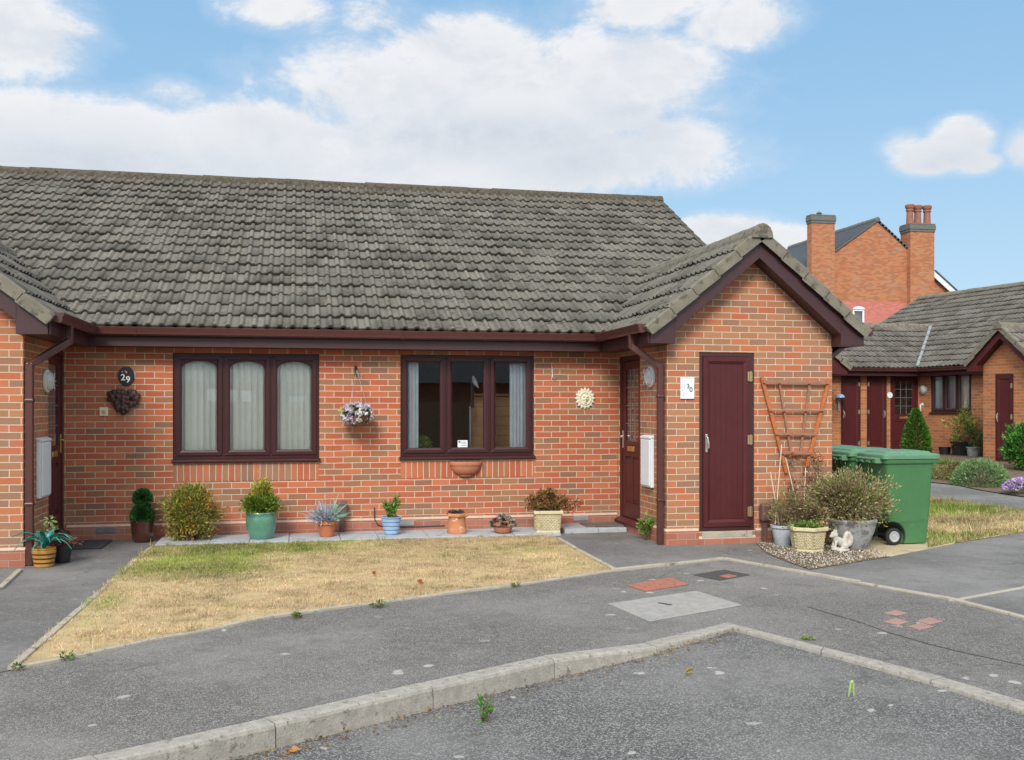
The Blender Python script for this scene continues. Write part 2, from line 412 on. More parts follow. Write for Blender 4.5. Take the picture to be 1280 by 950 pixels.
M['riser'] = plain('brown_riser_plastic', (.115, .062, .052), .6, .15, 10, .2)
M['fence'] = plain('brown_fence_wood', (.42, .26, .14), .8, .25, 4, .5, 40)
M['slate'] = plain('slate', (.085, .095, .11), .7, .25, 6, .6, 25)
M['stonecap'] = plain('grey_chimney_cap', (.13, .13, .12), .9, .2, 10, .6, 40)
M['chimpot'] = plain('chimney_clay', (.27, .115, .075), .85, .2, 8, .4, 40)
M['mat_dark'] = plain('dark_mat_fibre', (.045, .047, .05), .95, .25, 25, .9, 140)
M['mat_brown'] = plain('brown_mat_fibre', (.13, .105, .09), .95, .25, 25, .9, 140)
M['pebble'] = attr_mat('pebbles', .8, 0, .3, grain=60)
M['text_white'] = plain('white_letter', (.8, .8, .8), .5, .02, 5, 0)
M['text_dark'] = plain('dark_letter', (.12, .13, .14), .5, .02, 5, 0)
M['plaque'] = plain('painted_ceramic', (.68, .74, .74), .3, .05, 14, .1, spec=.5)
M['plaqueblack'] = plain('black_slate_plaque', (.016, .020, .022), .35, .2, 10, .2)
M['peg'] = plain('lime_plastic', (.30, .44, .15), .45, .1, 10, 0)
M['wire'] = plain('dark_wire', (.06, .06, .06), .5, .1, 20, 0, metal=.5)
M['galv'] = plain('galvanised', (.40, .41, .42), .45, .1, 20, 0, metal=.6)
M['copper'] = M['chimpot']
M['bluedome'] = plain('blue_dome', (.25, .42, .62), .3, .2, 10, 0)

# ------------------------------------------------------------------ foliage
def unit(v): return v / np.maximum(np.linalg.norm(v, axis=-1, keepdims=True), 1e-9)
def leaves_arrays(P, L, W, cols, D=None, spread=1.0, jit=.25, fold=.25, seed=1):
    r = np.random.default_rng(seed); n = len(P)
    R = unit(r.normal(size=(n, 3)))
    D = R if D is None else unit(D + R*spread)
    B = unit(np.cross(D, unit(r.normal(size=(n, 3))))); Nn = np.cross(D, B)
    l = (L*(1 + jit*r.normal(size=n)).clip(.4, 1.8))[:, None]; w = (W*(1 + jit*r.normal(size=n)).clip(.4, 1.8))[:, None]
    V = np.stack([P, P + D*l*.5 + B*w*.5 + Nn*w*fold, P + D*l, P + D*l*.5 - B*w*.5 + Nn*w*fold], 1).reshape(-1, 3)
    i = np.arange(n)[:, None]*4
    T = np.concatenate([i + np.array([[0, 1, 2]]), i + np.array([[0, 2, 3]])], 0)
    C = cols if cols.ndim == 2 else np.tile(cols, (n, 1))
    return V, T, np.repeat(C, 4, 0)
def pick(cols, n, seed=3, w=None, jit=.18):
    r = np.random.default_rng(seed); c = np.array(cols)
    k = r.choice(len(c), n, p=w); return (c[k] * (1 + jit*r.normal(size=(n, 1)))).clip(.002, 1)
def clump_points(c, rad, n, k, cr, seed=5, shell=.55, power=1.0):
    """n points in k clumps spread through an ellipsoid; uneven outline"""
    r = np.random.default_rng(seed)
    u = unit(r.normal(size=(k, 3))); q = shell + (1-shell)*r.random((k, 1))**power
    cc = u*q
    idx = r.integers(0, k, n); p = cc[idx] + r.normal(size=(n, 3))*cr
    return np.array(c) + p*np.array(rad), unit(p), idx
def merge(parts):
    V = []; T = []; C = []; b = 0
    for (v, t, c) in parts: V.append(v); T.append(t+b); C.append(c); b += len(v)
    return np.concatenate(V), np.concatenate(T), np.concatenate(C)
def foliage(name, parent, parts, mat_=None, loc=None):
    V, T, C = merge(parts); return big_mesh(name, V, T, mat_ or M['leaf'], parent, loc, C)
def stems(name, parent, base, tips, r0=.006, r1=.002, mat_=None, bend=.15, seed=3, spread0=.03):
    rr = random.Random(seed); mb = MB(); b = Vector(base)
    for q in tips:
        q = Vector(q); s = b + Vector((rr.uniform(-spread0, spread0), rr.uniform(-spread0, spread0), 0)); L = (q-s).length
        m1 = s.lerp(q, .35) + Vector((rr.uniform(-1, 1), rr.uniform(-1, 1), .3))*L*bend*.6
        m2 = s.lerp(q, .7) + Vector((rr.uniform(-1, 1), rr.uniform(-1, 1), .2))*L*bend*.4
        mb.tube([s, m1, m2, q], [r0, r0*.8+r1*.2, r0*.4+r1*.6, r1], 5)
    return mb.build(name, mat_ or M['bark'], parent, smooth=True, uv=False)
def vnoise(x, y, seed=0):
    xi = np.floor(x).astype(int); yi = np.floor(y).astype(int); fx = x-xi; fy = y-yi
    def h(a, b):
        v = np.sin(a*127.1 + b*311.7 + seed*74.7)*43758.5453; return v - np.floor(v)
    fx = fx*fx*(3-2*fx); fy = fy*fy*(3-2*fy)
    return (h(xi, yi)*(1-fx) + h(xi+1, yi)*fx)*(1-fy) + (h(xi, yi+1)*(1-fx) + h(xi+1, yi+1)*fx)*fy
def inside(px, py, poly):
    n = len(poly); r = np.zeros(len(px), bool)
    for i in range(n):
        x1, y1 = poly[i][:2]; x2, y2 = poly[(i+1) % n][:2]
        c = ((y1 > py) != (y2 > py)) & (px < (x2-x1)*(py-y1)/((y2-y1) + 1e-12) + x1); r ^= c
    return r
def scatter(poly, n, seed):
    r = np.random.default_rng(seed); P = np.array([p[:2] for p in poly]); lo, hi = P.min(0), P.max(0)
    q = lo + (hi-lo)*r.random((int(n*3), 2)); q = q[inside(q[:, 0], q[:, 1], poly)]
    return q[:n]

# ================================================================== SETTING
D, XL, XP, XR, YP, YPL = 12.785, -2.689, 4.154, 6.236, 10.935, 10.86
def struct(o): o['kind'] = 'structure'; return o
# terrain: one sheet to the horizon, rising gently beyond the houses
xs = [-900, -300, -80, -30, -12, -6, 0, 6, 8, 10, 12, 14, 16, 20, 30, 80, 300, 900]
ys = [-900, -300, -80, -20, -6, 0, 4, 8, 12, 13] + [13.5 + .5*i for i in range(16)] + [22, 26, 30, 40, 80, 300, 900]
mb = MB(); vs = [(x, y, gz(y) - .17 - (0.0 if y < 8 else -.155 * sst(8, 12, y))) for y in ys for x in xs]; nx = len(xs)
mb.add(vs, [(j*nx+i, j*nx+i+1, (j+1)*nx+i+1, (j+1)*nx+i) for j in range(len(ys)-1) for i in range(nx-1)])
struct(mb.build('ground', M['earth'], fix=False))

# kerb line (back edge of the kerbstones)
KB = [(-7.0, 1.75), (-3.6, 3.50)] + [az(*p)[:2] for p in ((115, 947), (330, 900), (525, 856), (678, 822), (805, 805.5))]
KC = az(910, 779.5)[:2]
KR = [KC] + [az(*p)[:2] for p in ((1180, 848.5), (1280, 878.5))] + [(4.32, 2.6), (4.95, -.6)]
def offs(poly, d):
    out = []
    for i, p in enumerate(poly):
        a = Vector(poly[max(i-1, 0)]); b = Vector(poly[min(i+1, len(poly)-1)]); t = (b-a).normalized()
        out.append((p[0] + t.y*d, p[1] - t.x*d))
    return out
LB = KB + [KC]
def road_z(x): return -.112 + .094*sst(1.35, 2.75, x)
# corner of the front edge
LF = offs(LB, .125); RF = offs(KR, .125)
cf = (KC[0] - .03, KC[1] - .155); LF[-1] = cf; RF[0] = cf
mb = MB()
front = LF[:-1] + [cf] + RF[1:]
# road sheet: rows of quads from the kerb foot to the near side, dense across so the camber reads
rows = []
for (x, y) in front:
    xx = (-7 + (x+7)*1.0, -14.0); rows.append([(x + (xx[0]-x)*k/8, y + (xx[1]-y)*k/8) for k in range(9)])
vs = []; n9 = 9
for r in rows:
    for k, (x, y) in enumerate(r):
        z = road_z(r[0][0] if True else x); z = z*(1-k/8*.0) - .10*sst(0, 5, k)*0
        vs.append((x, y, z))
mb.add(vs, [(i*n9+k, (i+1)*n9+k, (i+1)*n9+k+1, i*n9+k+1) for i in range(len(rows)-1) for k in range(8)])
struct(mb.build('road', M['road'], fix=False))
mb = MB()
mb.face([(x, y, 0) for (x, y) in KB] + [(KC[0], KC[1], 0)] + [(x, y, 0) for (x, y) in KR[1:]] + [(30, -.6, 0), (30, 13.3, 0), (-12, 13.3, 0), (-12, 1.75, 0)])
struct(mb.build('pavement', M['asphalt'], fix=False))
# kerbstones with open joints
mb = MB()
def kerb_run(mb, B, Fr, ztop=.012, gap=.004, rnd=.022):
    for i in range(len(B)-1):
        b0, b1, f0, f1 = Vector((*B[i], 0)), Vector((*B[i+1], 0)), Vector((*Fr[i], 0)), Vector((*Fr[i+1], 0))
        L = (b1-b0).length; nseg = max(1, round(L/.92)); jz = 0
        for k in range(nseg):
            a, c = k/nseg + gap/L, (k+1)/nseg - gap/L
            P = []
            for t in (a, c):
                bb = b0.lerp(b1, t); ff = f0.lerp(f1, t); zr = road_z(ff.x) - .03
                dz = random.uniform(-.003, .003); zt = ztop + dz
                vis = max(.004, min(rnd, (zt - zr - .03)*.4))
                e = (ff-bb).normalized()
                prof = [(bb, -.14), (bb, zt-.004), (bb + e*.004, zt), (ff - e*vis, zt), (ff - e*vis*.3, zt - vis*.3), (ff, zt - vis), (ff + e*.006, min(zr, zt-.05)), (ff + e*.006, -.14)]
                P.append([(q.x, q.y, z) for (q, z) in prof])
            m = len(P[0]); fs = [tuple(range(m)), tuple(range(2*m-1, m-1, -1))] + [((j+1) % m, j, j+m, (j+1) % m + m) for j in range(m)]
            mb.add(P[0] + P[1], fs)
kerb_run(mb, LB, LF); kerb_run(mb, KR, RF, .010)
struct(mb.build('kerb', M['kerb']))
# leaf litter and grit gathered in the gutter
def along(poly, t):
    L = [math.dist(poly[i], poly[i+1]) for i in range(len(poly)-1)]; s = t*sum(L)
    for i, l in enumerate(L):
        if s <= l: return Vector(poly[i]).lerp(Vector(poly[i+1]), s/l)
        s -= l
    return Vector(poly[-1])

# lawn outline
LAWN_F = [az(*p)[:2] for p in ((15, 838), (90, 823), (190, 801), (280, 785), (340, 772), (450, 757), (550, 744), (640, 733), (710, 722.5), (768, 714))]
LAWN_L = az(190, 684)[:2]; LAWN_R = az(697, 675)[:2]
STRIP_Y = 12.06
lawn = LAWN_F + [(LAWN_R[0], STRIP_Y), (LAWN_L[0], STRIP_Y)]
mb = MB(); mb.face([(x, y, .012) for (x, y) in lawn]); mb2 = mb
struct(mb.build('lawn_soil', M['drygrass'], fix=False))
# tarmac paths
mb = MB(); E1 = az(905, 699)[:2]; E2 = az(1180, 748)[:2]; E3 = az(1280, 773)[:2]
mb.face([(x, y, .004) for (x, y) in [LAWN_F[-1], E1, (E1[0]+.02, YP+.3), (XP-.02, YP+.3), (XP-.02, D-.02), (LAWN_R[0]-.1, D-.02), LAWN_R]])
struct(mb.build('porch_path', M['tarmac'], fix=False))
mb = MB()
mb.face([(x, y, .004) for (x, y) in [LAWN_F[0], LAWN_L, (LAWN_L[0], D-.02), (XL+.02, D-.02), (XL+.02, YPL+.2), (XL+.06, YPL-.25), az(0, 737)[:2], (-3.1, 8.0), (-3.3, 6.0), (-3.0, 5.5)]])
struct(mb.build('front_path', M['tarmac'], fix=False))
mb = MB()
fore = [E1, E2, E3, (5.75, 3.5), (6.2, -.4), (14, -.4), (20, 9.6), az(1280, 667)[:2], az(1192, 681)[:2], az(1110, 697)[:2], az(1012, 713)[:2]]
mb.face([(x, y, .004) for (x, y) in fore])
struct(mb.build('forecourt', M['tarmac'], fix=False))
# concrete edgings, 50 mm wide
def edging(name, pts, w=.05, z=.022, dev=.006, join=.9):
    mb = MB(); rr = random.Random(len(pts))
    for i in range(len(pts)-1):
        a, b = Vector((*pts[i], 0)), Vector((*pts[i+1], 0)); L = (b-a).length; n = max(1, round(L/join))
        for k in range(n):
            p = a.lerp(b, k/n + .002); q = a.lerp(b, (k+1)/n - .002)
            dz = rr.uniform(-dev, dev*.5); c = rr.uniform(-.004, .004)
            mb.bar((p.x+c, p.y, z/2-.03+dz), (q.x+c, q.y, z/2-.03+dz+rr.uniform(-.003, .003)), w, z+.06)
    return struct(mb.build(name, M['edging'], bevel=.006))
edging('lawn_edging', [LAWN_L] + [tuple(Vector(LAWN_L).lerp(Vector(LAWN_F[0]), k/6)) for k in range(1, 6)] + LAWN_F)
edging('porch_path_edging', [LAWN_R, LAWN_F[-1]], z=.03)
edging('forecourt_edging', [LAWN_F[-1], E1], w=.06, z=.026)
edging('forecourt_side_edging', [E1, E2, E3, (5.75, 3.5), (6.2, 0.2)], w=.06, z=.02)
X1 = az(1188, 752)[:2]; X2 = az(1280, 735)[:2]
edging('forecourt_divider_edging', [X1, X2, (10.5, 9.6)], w=.05, z=.016)
edging('front_path_edging', [(XL+.05, YPL-.33), az(0, 737)[:2], (-3.1, 8.0)], z=.03)
# grey slabs along the wall foot
mb = MB(); rr = random.Random(3)
x = LAWN_L[0]+.02
while x < LAWN_R[0]+.1:
    w = rr.choice((.60, .60, .45)); w = min(w, LAWN_R[0]+.14-x)
    mb.box(x+.003, x+w-.003, STRIP_Y-.02+rr.uniform(-.012, .012), D-.025, -.02, .030+rr.uniform(-.004, .004)); x += w
struct(mb.build('paving_strip', M['slab'], bevel=.005))
# recessed covers and old repair marks in the pavement
def cover(name, label, cat, pts, z, m, group=None, joint=None):
    c = (sum(p[0] for p in pts)/4, sum(p[1] for p in pts)/4, 0)
    mb = MB(); P = [Vector((p[0], p[1], .001)) for p in pts]
    if joint:
        nu, nv = joint; e = .035
        for i in range(nu):
            for j in range(nv):
                def q(u, v): return P[0].lerp(P[1], u).lerp(P[3].lerp(P[2], u), v)
                off = (.5/nu if j % 2 else 0)
                u0, u1 = max(0, i/nu - off), min(1, (i+1)/nu - off)
                if j % 2 and i == nu-1: pass
                a = .004/(P[1]-P[0]).length; b = .004/(P[3]-P[0]).length
                if u1-u0 < 3*a: continue
                mb.prism([q(u0+a, j/nv+b), q(u1-a, j/nv+b), q(u1-a, (j+1)/nv-b), q(u0+a, (j+1)/nv-b)], (0, 0, z))
            if i == nu-1:
                for j in range(1, nv, 2):
                    a = .004/(P[1]-P[0]).length; b = .004/(P[3]-P[0]).length
                    mb.prism([q(1-.5/nu+a, j/nv+b), q(1-a, j/nv+b), q(1-a, (j+1)/nv-b), q(1-.5/nu+a, (j+1)/nv-b)], (0, 0, z))
    else: mb.prism(P, (0, 0, z))
    o = mb.build(name, m, None, c, bevel=.002)
    return tag(o, label, cat, group)
rd = [az(*p) for p in ((783, 732), (838, 722.5), (862, 731), (806, 740))]
cover('inspection_cover', 'red block-paved inspection cover set in the grey pavement', 'cover', rd, .007, M['redcover'], joint=(3, 6))
dk = [az(*p) for p in ((866, 719), (905, 712.5), (938, 719), (900, 726))]
cover('tarmac_patch', 'dark tarmac repair patch beside the forecourt edging with a red corner', 'patch', dk, .004, M['darkcover'])
rc = [Vector(dk[i]) for i in range(4)]
def inq(u, v): return rc[0].lerp(rc[1], u).lerp(rc[3].lerp(rc[2], u), v)
cover('paver', 'single small red paver lying in the corner of the dark patch', 'paver', [tuple(inq(*q)) for q in ((.30, .62), (.62, .62), (.62, .95), (.30, .95))], .011, M['redcover'], joint=(1, 2))
sl = [az(*p) for p in ((760, 755), (871, 739), (928, 757), (812, 777.5))]
cover('concrete_cover', 'large pale concrete cover with a worn dark lifting slot', 'cover', sl, .004, M['palecover'])
c0 = Vector(sl[0]).lerp(Vector(sl[2]), .42)
mb = MB(); mb.bar((c0.x-.03, c0.y+.05, .0065), (c0.x+.04, c0.y-.05, .0065), .03, .005)
o = mb.build('lifting_slot', M['darkcover'], bpy.data.objects['concrete_cover'])
sq = [((1104, 767), (1118, 763), (1136, 767), (1121, 770.5), 'back-left'), ((1103, 778), (1119, 773), (1137, 778), (1124, 782), 'left'),
      ((1134, 783.5), (1152, 779), (1168, 784), (1150, 788.5), 'nearest the road'), ((1145, 777), (1161, 772), (1180, 777.5), (1163, 781.5), 'farthest right')]
for i, q in enumerate(sq):
    lab = ['faded pink square cover farthest from the road, behind the other three', 'faded pink square cover farthest left of the set of four', 'faded pink square cover nearest the road in the set of four', 'ridged pink square cover at the right end of the set of four'][i]
    cover('service_cover', lab, 'cover', [az(*p) for p in q[:4]], .005, M['pinkcover'], 'pink square covers in the pavement', joint=(5, 1))
# tarred crack and trench line
mb = MB(); cr = [az(*p) for p in ((1010, 759), (1040, 768), (1075, 778), (1108, 790), (1160, 805), (1200, 815), (1280, 832))]
for i in range(len(cr)-1):
    mb.bar((cr[i][0], cr[i][1], .002), (cr[i+1][0], cr[i+1][1], .002), .012 if i != 2 else .006, .003)
struct(mb.build('pavement_crack', M['darkcover']))

# ---- grass blades
def lawn_blades(name, poly, n, green, h=(.010, .032), wid=.0045, seed=1, zf=None, straw=((.60, .45, .26), (.51, .375, .21), (.68, .56, .38), (.40, .285, .16)), grn=((.24, .33, .06), (.17, .26, .045), (.34, .36, .10))):
    q = scatter(poly, n, seed); n = len(q); r = np.random.default_rng(seed+1)
    gm = green(q[:, 0], q[:, 1]); isg = r.random(n) < gm
    bare = vnoise(q[:, 0]*2.3, q[:, 1]*2.3, 9)*.6 + vnoise(q[:, 0]*9, q[:, 1]*9, 3)*.4
    keep = (r.random(n) < np.clip((bare-.27)*3.4 - .9*np.exp(-((q[:, 0]+1.60)/.10)**2)*(q[:, 1] < 9.2), .06, 1)) | isg; q = q[keep]; isg = isg[keep]; gm = gm[keep]; n = len(q)
    c = np.where(isg[:, None], pick(grn, n, seed+2), pick(straw, n, seed+3))
    patch = vnoise(q[:, 0]*1.6+5, q[:, 1]*3.2, 4)*.6 + vnoise(q[:, 0]*6, q[:, 1]*8, 5)*.4
    c = c*(.42 + 1.05*patch)[:, None]
    P = np.stack([q[:, 0], q[:, 1], np.full(n, .008) if zf is None else zf(q[:, 1])], 1)
    a = r.random(n)*2*PI; ln = r.random(n)**.7*1.15; hh = (h[0] + (h[1]-h[0])*r.random(n)**1.6)*(1 + .5*gm)*(1 + 1.3*(vnoise(q[:, 0]*11, q[:, 1]*11, 7) > .80))
    tip = P + np.stack([np.cos(a)*np.sin(ln), np.sin(a)*np.sin(ln), np.cos(ln)], 1)*hh[:, None]
    b = a + PI/2 + r.normal(size=n)*.4; w = wid*(.6 + .8*r.random(n))
    o = np.stack([np.cos(b)*w/2, np.sin(b)*w/2, np.zeros(n)], 1)
    V = np.stack([P-o, P+o, tip], 1).reshape(-1, 3); T = np.arange(3*n).reshape(-1, 3)
    ob = big_mesh(name, V, T, M['blade'], None, (poly[0][0], poly[0][1], 0), np.repeat(c, 3, 0)); ob['kind'] = 'stuff'; return ob
def gauss(x, y, cx, cy, sx, sy): return np.exp(-((x-cx)/sx)**2 - ((y-cy)/sy)**2)
def green_main(x, y):
    g_ = 1.9*gauss(x, y, -1.0, 10.6, .62, .75) + .5*gauss(x, y, -.9, 11.6, .8, .4) + .95*gauss(x, y, 0, 11.55, .8, .4) + .55*gauss(x, y, -1.5, 8.4, .12, .6) + .35*gauss(x, y, 2.5, 11.0, .55, .4) + .30*gauss(x, y, 2.7, 10.0, .35, .35)
    g_ += .5*gauss(x, y, 0, 12.0, 3.5, .06) + .28*gauss(x, y, 1.4, 10.6, .5, .25)
    return np.clip(g_*(.35 + 1.1*vnoise(x*4, y*4, 2)) + .05, 0, .92)
lawn_blades('lawn_grass', lawn, 230000, green_main, seed=5)
fe_ = LAWN_F[:]; o1_ = offs(fe_, .035); o2_ = offs(fe_, -.035)
lawn_blades('edge_grass', o1_ + o2_[::-1], 5200, lambda x, y: np.clip(.12+.6*(vnoise(x*3, y*3, 8) > .72), 0, 1), (.012, .045), .005, 61, np.vectorize(lambda y: .016))
le_ = [LAWN_L, LAWN_F[0]]; o1_ = offs(le_, .03); o2_ = offs(le_, -.03)
lawn_blades('edge_grass', o1_ + o2_[::-1], 1800, lambda x, y: np.clip(.15+.6*(vnoise(x*3, y*3, 8) > .7), 0, 1), (.012, .045), .005, 63, np.vectorize(lambda y: .016))
# far lawn, path and bed by the neighbours' door
FL = [ag(*p)[:2] for p in ((1160, 686), (1192, 679.5), (1280, 665.5), (1400, 650), (1400, 646), (1280, 640), (1240, 634), (1200, 627), (1150, 621))]
def sheet(name, poly, m, dz, n=14):
    """sheet over the sloping terrain"""
    P = np.array(poly); lo, hi = P.min(0), P.max(0); mb = MB()
    bm = bmesh.new(); vs = [bm.verts.new((p[0], p[1], 0)) for p in poly]; bm.faces.new(vs)
    for k in range(n):
        y = lo[1] + (hi[1]-lo[1])*(k+.5)/n
        bmesh.ops.bisect_plane(bm, geom=bm.verts[:]+bm.edges[:]+bm.faces[:], plane_co=(0, y, 0), plane_no=(0, 1, 0))
    for v in bm.verts: v.co.z = gz(v.co.y) + dz
    bm.verts.index_update(); mb.add([v.co[:] for v in bm.verts], [[v.index for v in f.verts] for f in bm.faces]); bm.free()
    return struct(mb.build(name, m, fix=False))
sheet('far_lawn_soil', FL, M['drygrass'], .006)
FPATH = FL[5:] + [(7.2, 14.6), (7.6, 17.5)] + [ag(*p)[:2] for p in ((1165, 604), (1195, 607), (1225, 613.5), (1280, 622), (1400, 634))] + [FL[4]]
sheet('far_path', FPATH, M['tarmac'], .004)
def green_far(x, y):
    d = np.clip(.12 + .9*gauss(x*0, y, 0, FL[6][1]-.25, 1, .75) + .6*gauss(x, y, FL[0][0]+.4, FL[0][1]+.7, .9, .7), 0, 1)
    return np.clip(d*(.5 + vnoise(x*2.2, y*2.2, 6)), 0, .95)
lawn_blades('far_lawn_grass', FL, 60000, green_far, (.02, .06), .008, 21, np.vectorize(lambda y: gz(y)+.006), grn=((.20, .29, .04), (.15, .24, .035), (.28, .33, .07)))
bed = [ag(*p)[:2] for p in ((1165, 604), (1195, 607), (1225, 613.5), (1280, 622), (1400, 634))] + [(22, 18), (20, 21), (16.5, 25.2), (11, 25.2), (9, 21)]
sheet('garden_bed', bed, M['soil'], .02)

# ================================================================== BUNGALOW PIECES
def roof_slope(name, parent, P0, e, s, L, SL, gauge=.34, pitch=.15, seed=1, per=16, base=(.140, .131, .111), lap=.035, rough=1.0, top_moss=.6):
    """interlocking two-roll concrete tiles. P0 eave corner, e along the eave, s up the slope"""
    r = np.random.default_rng(seed); e = np.array(e, float); s = np.array(s, float); n = np.cross(e, s); n /= np.linalg.norm(n)
    if n[2] < 0: n = -n
    P0 = np.array(P0, float); nc = int(math.ceil(SL/gauge)); nr = int(round(L/pitch)); du = L/nr
    Vs = []; Ts = []; Cs = []; b = 0
    ph = np.linspace(0, 1, per, endpoint=False)
    bump_ = np.where(np.abs(ph-.40) < .215, np.sqrt(np.maximum(0, 1-np.clip((ph-.40)/.215, -1, 1)**2))*.75 + .25*np.cos(PI/2*np.clip((ph-.40)/.215, -1, 1)), 0)
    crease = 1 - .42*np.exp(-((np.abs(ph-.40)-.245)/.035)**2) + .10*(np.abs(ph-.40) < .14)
    prof = .029*bump_
    prof2 = .029*bump_ + .005*np.exp(-((ph-.95)/.06)**2)
    for c in range(nc):
        s0 = c*gauge; s1 = min((c+1)*gauge + .05, SL + .02)
        nt = nr//2 + 2; sh = (c % 2)
        tz = r.normal(size=nt)*.0025*rough; ts = r.normal(size=nt)*.006*rough; tilt = r.normal(size=nt)*.0035*rough
        tc = (1 + .10*r.normal(size=nt)).clip(.65, 1.35); warm = r.normal(size=nt)*.012
        k = np.arange(nr*per + 1); u = k/per*du; roll = np.minimum(k//per, nr-1); tile = (roll + sh)//2
        h = np.where((roll + sh) % 2 == 0, prof[k % per], prof2[k % per])
        wave = .006*math.sin(c*1.7) * np.sin(u*.55 + c)
        lo_s = s0 + ts[tile] + .004*np.sin(u*31); hi_s = np.full_like(u, s1)
        lo_n = .042 + h + tz[tile] + tilt[tile] + wave*.5; hi_n = .004 + h + tz[tile] - tilt[tile] + wave*.5
        def pt(ss, nn): return P0 + u[:, None]*e + ss[:, None]*s + nn[:, None]*n
        # nose bottom, nose top, back
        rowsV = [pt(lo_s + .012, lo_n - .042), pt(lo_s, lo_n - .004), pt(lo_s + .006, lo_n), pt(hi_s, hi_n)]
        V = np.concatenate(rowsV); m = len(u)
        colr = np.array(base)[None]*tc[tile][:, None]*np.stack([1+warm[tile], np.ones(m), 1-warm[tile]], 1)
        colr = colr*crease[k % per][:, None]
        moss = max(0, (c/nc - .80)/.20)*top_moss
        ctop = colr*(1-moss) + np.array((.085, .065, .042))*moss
        nm = (1 - .40*(vnoise(u*5.3, np.full_like(u, c*3.7), seed) > .60))[:, None]; Cs += [ctop*.32, ctop*.46*nm, ctop*.95*nm, ctop*1.0]  # nose rows darkened: course shadow lines painted into the tile colour, with edge moss
        i = np.arange(m-1)
        for q in range(3):
            Ts.append(np.stack([b+q*m+i, b+q*m+i+1, b+(q+1)*m+i+1, b+(q+1)*m+i], 1))
        Vs.append(V); b += len(V)
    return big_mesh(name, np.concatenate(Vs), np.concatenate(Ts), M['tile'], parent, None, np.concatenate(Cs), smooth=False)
def ridge_run(name, parent, p0, p1, r=.115, seg=.45, m=None, cap0=False, cap1=False, seed=4, moss=True):
    p0, p1 = Vector(p0), Vector(p1); d = (p1-p0); L = d.length; d.normalize(); nseg = max(1, round(L/seg)); rr = random.Random(seed)
    side = d.cross(Vector((0, 0, 1))).normalized(); up = side.cross(d); mb = MB()
    prof = [(-1.0, -.62), (-.93, -.15), (-.72, .30), (-.38, .58), (0, .68), (.38, .58), (.72, .30), (.93, -.15), (1.0, -.62)]
    for k in range(nseg):
        a = p0 + d*(L*k/nseg - .01); b = p0 + d*(L*(k+1)/nseg + .01); V = []
        k1 = 1.0 + rr.uniform(-.04, .04); lift = rr.uniform(-.006, .006)
        for (q, kk) in ((a, k1), (b, k1*.95)):
            for (x, y) in prof: V.append(q + side*x*r*kk + up*(y*r*kk + lift))
        m_ = len(prof); fs = [(j, j+1, j+1+m_, j+m_) for j in range(m_-1)] + [tuple(range(m_-1, -1, -1)), tuple(range(m_, 2*m_))]
        mb.add(V, fs)
        if moss and rr.random() < .9:
            for _ in range(rr.randint(3, 8)):
                q = a.lerp(b, rr.random()) + side*rr.uniform(-.95, .2)*r - up*r*rr.uniform(-.1, .5); mb.ball(q, (rr.uniform(.02, .05), rr.uniform(.02, .04), rr.uniform(.012, .028)), 6, 4)
    for (cap, q, sg) in ((cap0, p0, -1), (cap1, p1, 1)):
        if cap:
            V = [q + d*sg*.035 + side*x*r*1.02 + up*(y*r*1.02) for (x, y) in prof] + [q - d*sg*.02 + side*x*r*1.02 + up*(y*r*1.02) for (x, y) in prof]; m_ = len(prof)
            mb.add(V, [tuple(range(m_)), tuple(range(2*m_-1, m_-1, -1))] + [(j, (j+1) % m_, (j+1) % m_ + m_, j+m_) for j in range(m_)])
    return mb.build(name, m or M['ridge'], parent, uv=False, smooth=False)
def verge_run(mb, P, e, s, SL, gauge=.34, w=.10, h0=-.085, h1=.045, seed=1):
    """cloaked verge units up a slope; e points outwards past the gable"""
    P, e, s = Vector(P), Vector(e), Vector(s); n = e.cross(s).normalized()
    if n.z < 0: n = -n
    rr = random.Random(seed); k = 0; x = -.03
    while x < SL:
        x1 = min(x + gauge + .02, SL + .03); j = rr.uniform(-.004, .004)
        a = P + s*x + n*(.014 + j); b = P + s*x1 + n*(-.004 + j)
        o0 = -e*w*.6; o1 = e*w*.4
        V = []
        for q in (a, b): V += [q+o0+n*h0*.2, q+o1+n*h0, q+o1+n*(h1-.012), q+o1*.7+n*h1, q+o0+n*h1]
        mb.add(V, [(0, 1, 2, 3, 4), (9, 8, 7, 6, 5)] + [((i+1) % 5, i, i+5, (i+1) % 5 + 5) for i in range(5)])
        x += gauge
    return mb
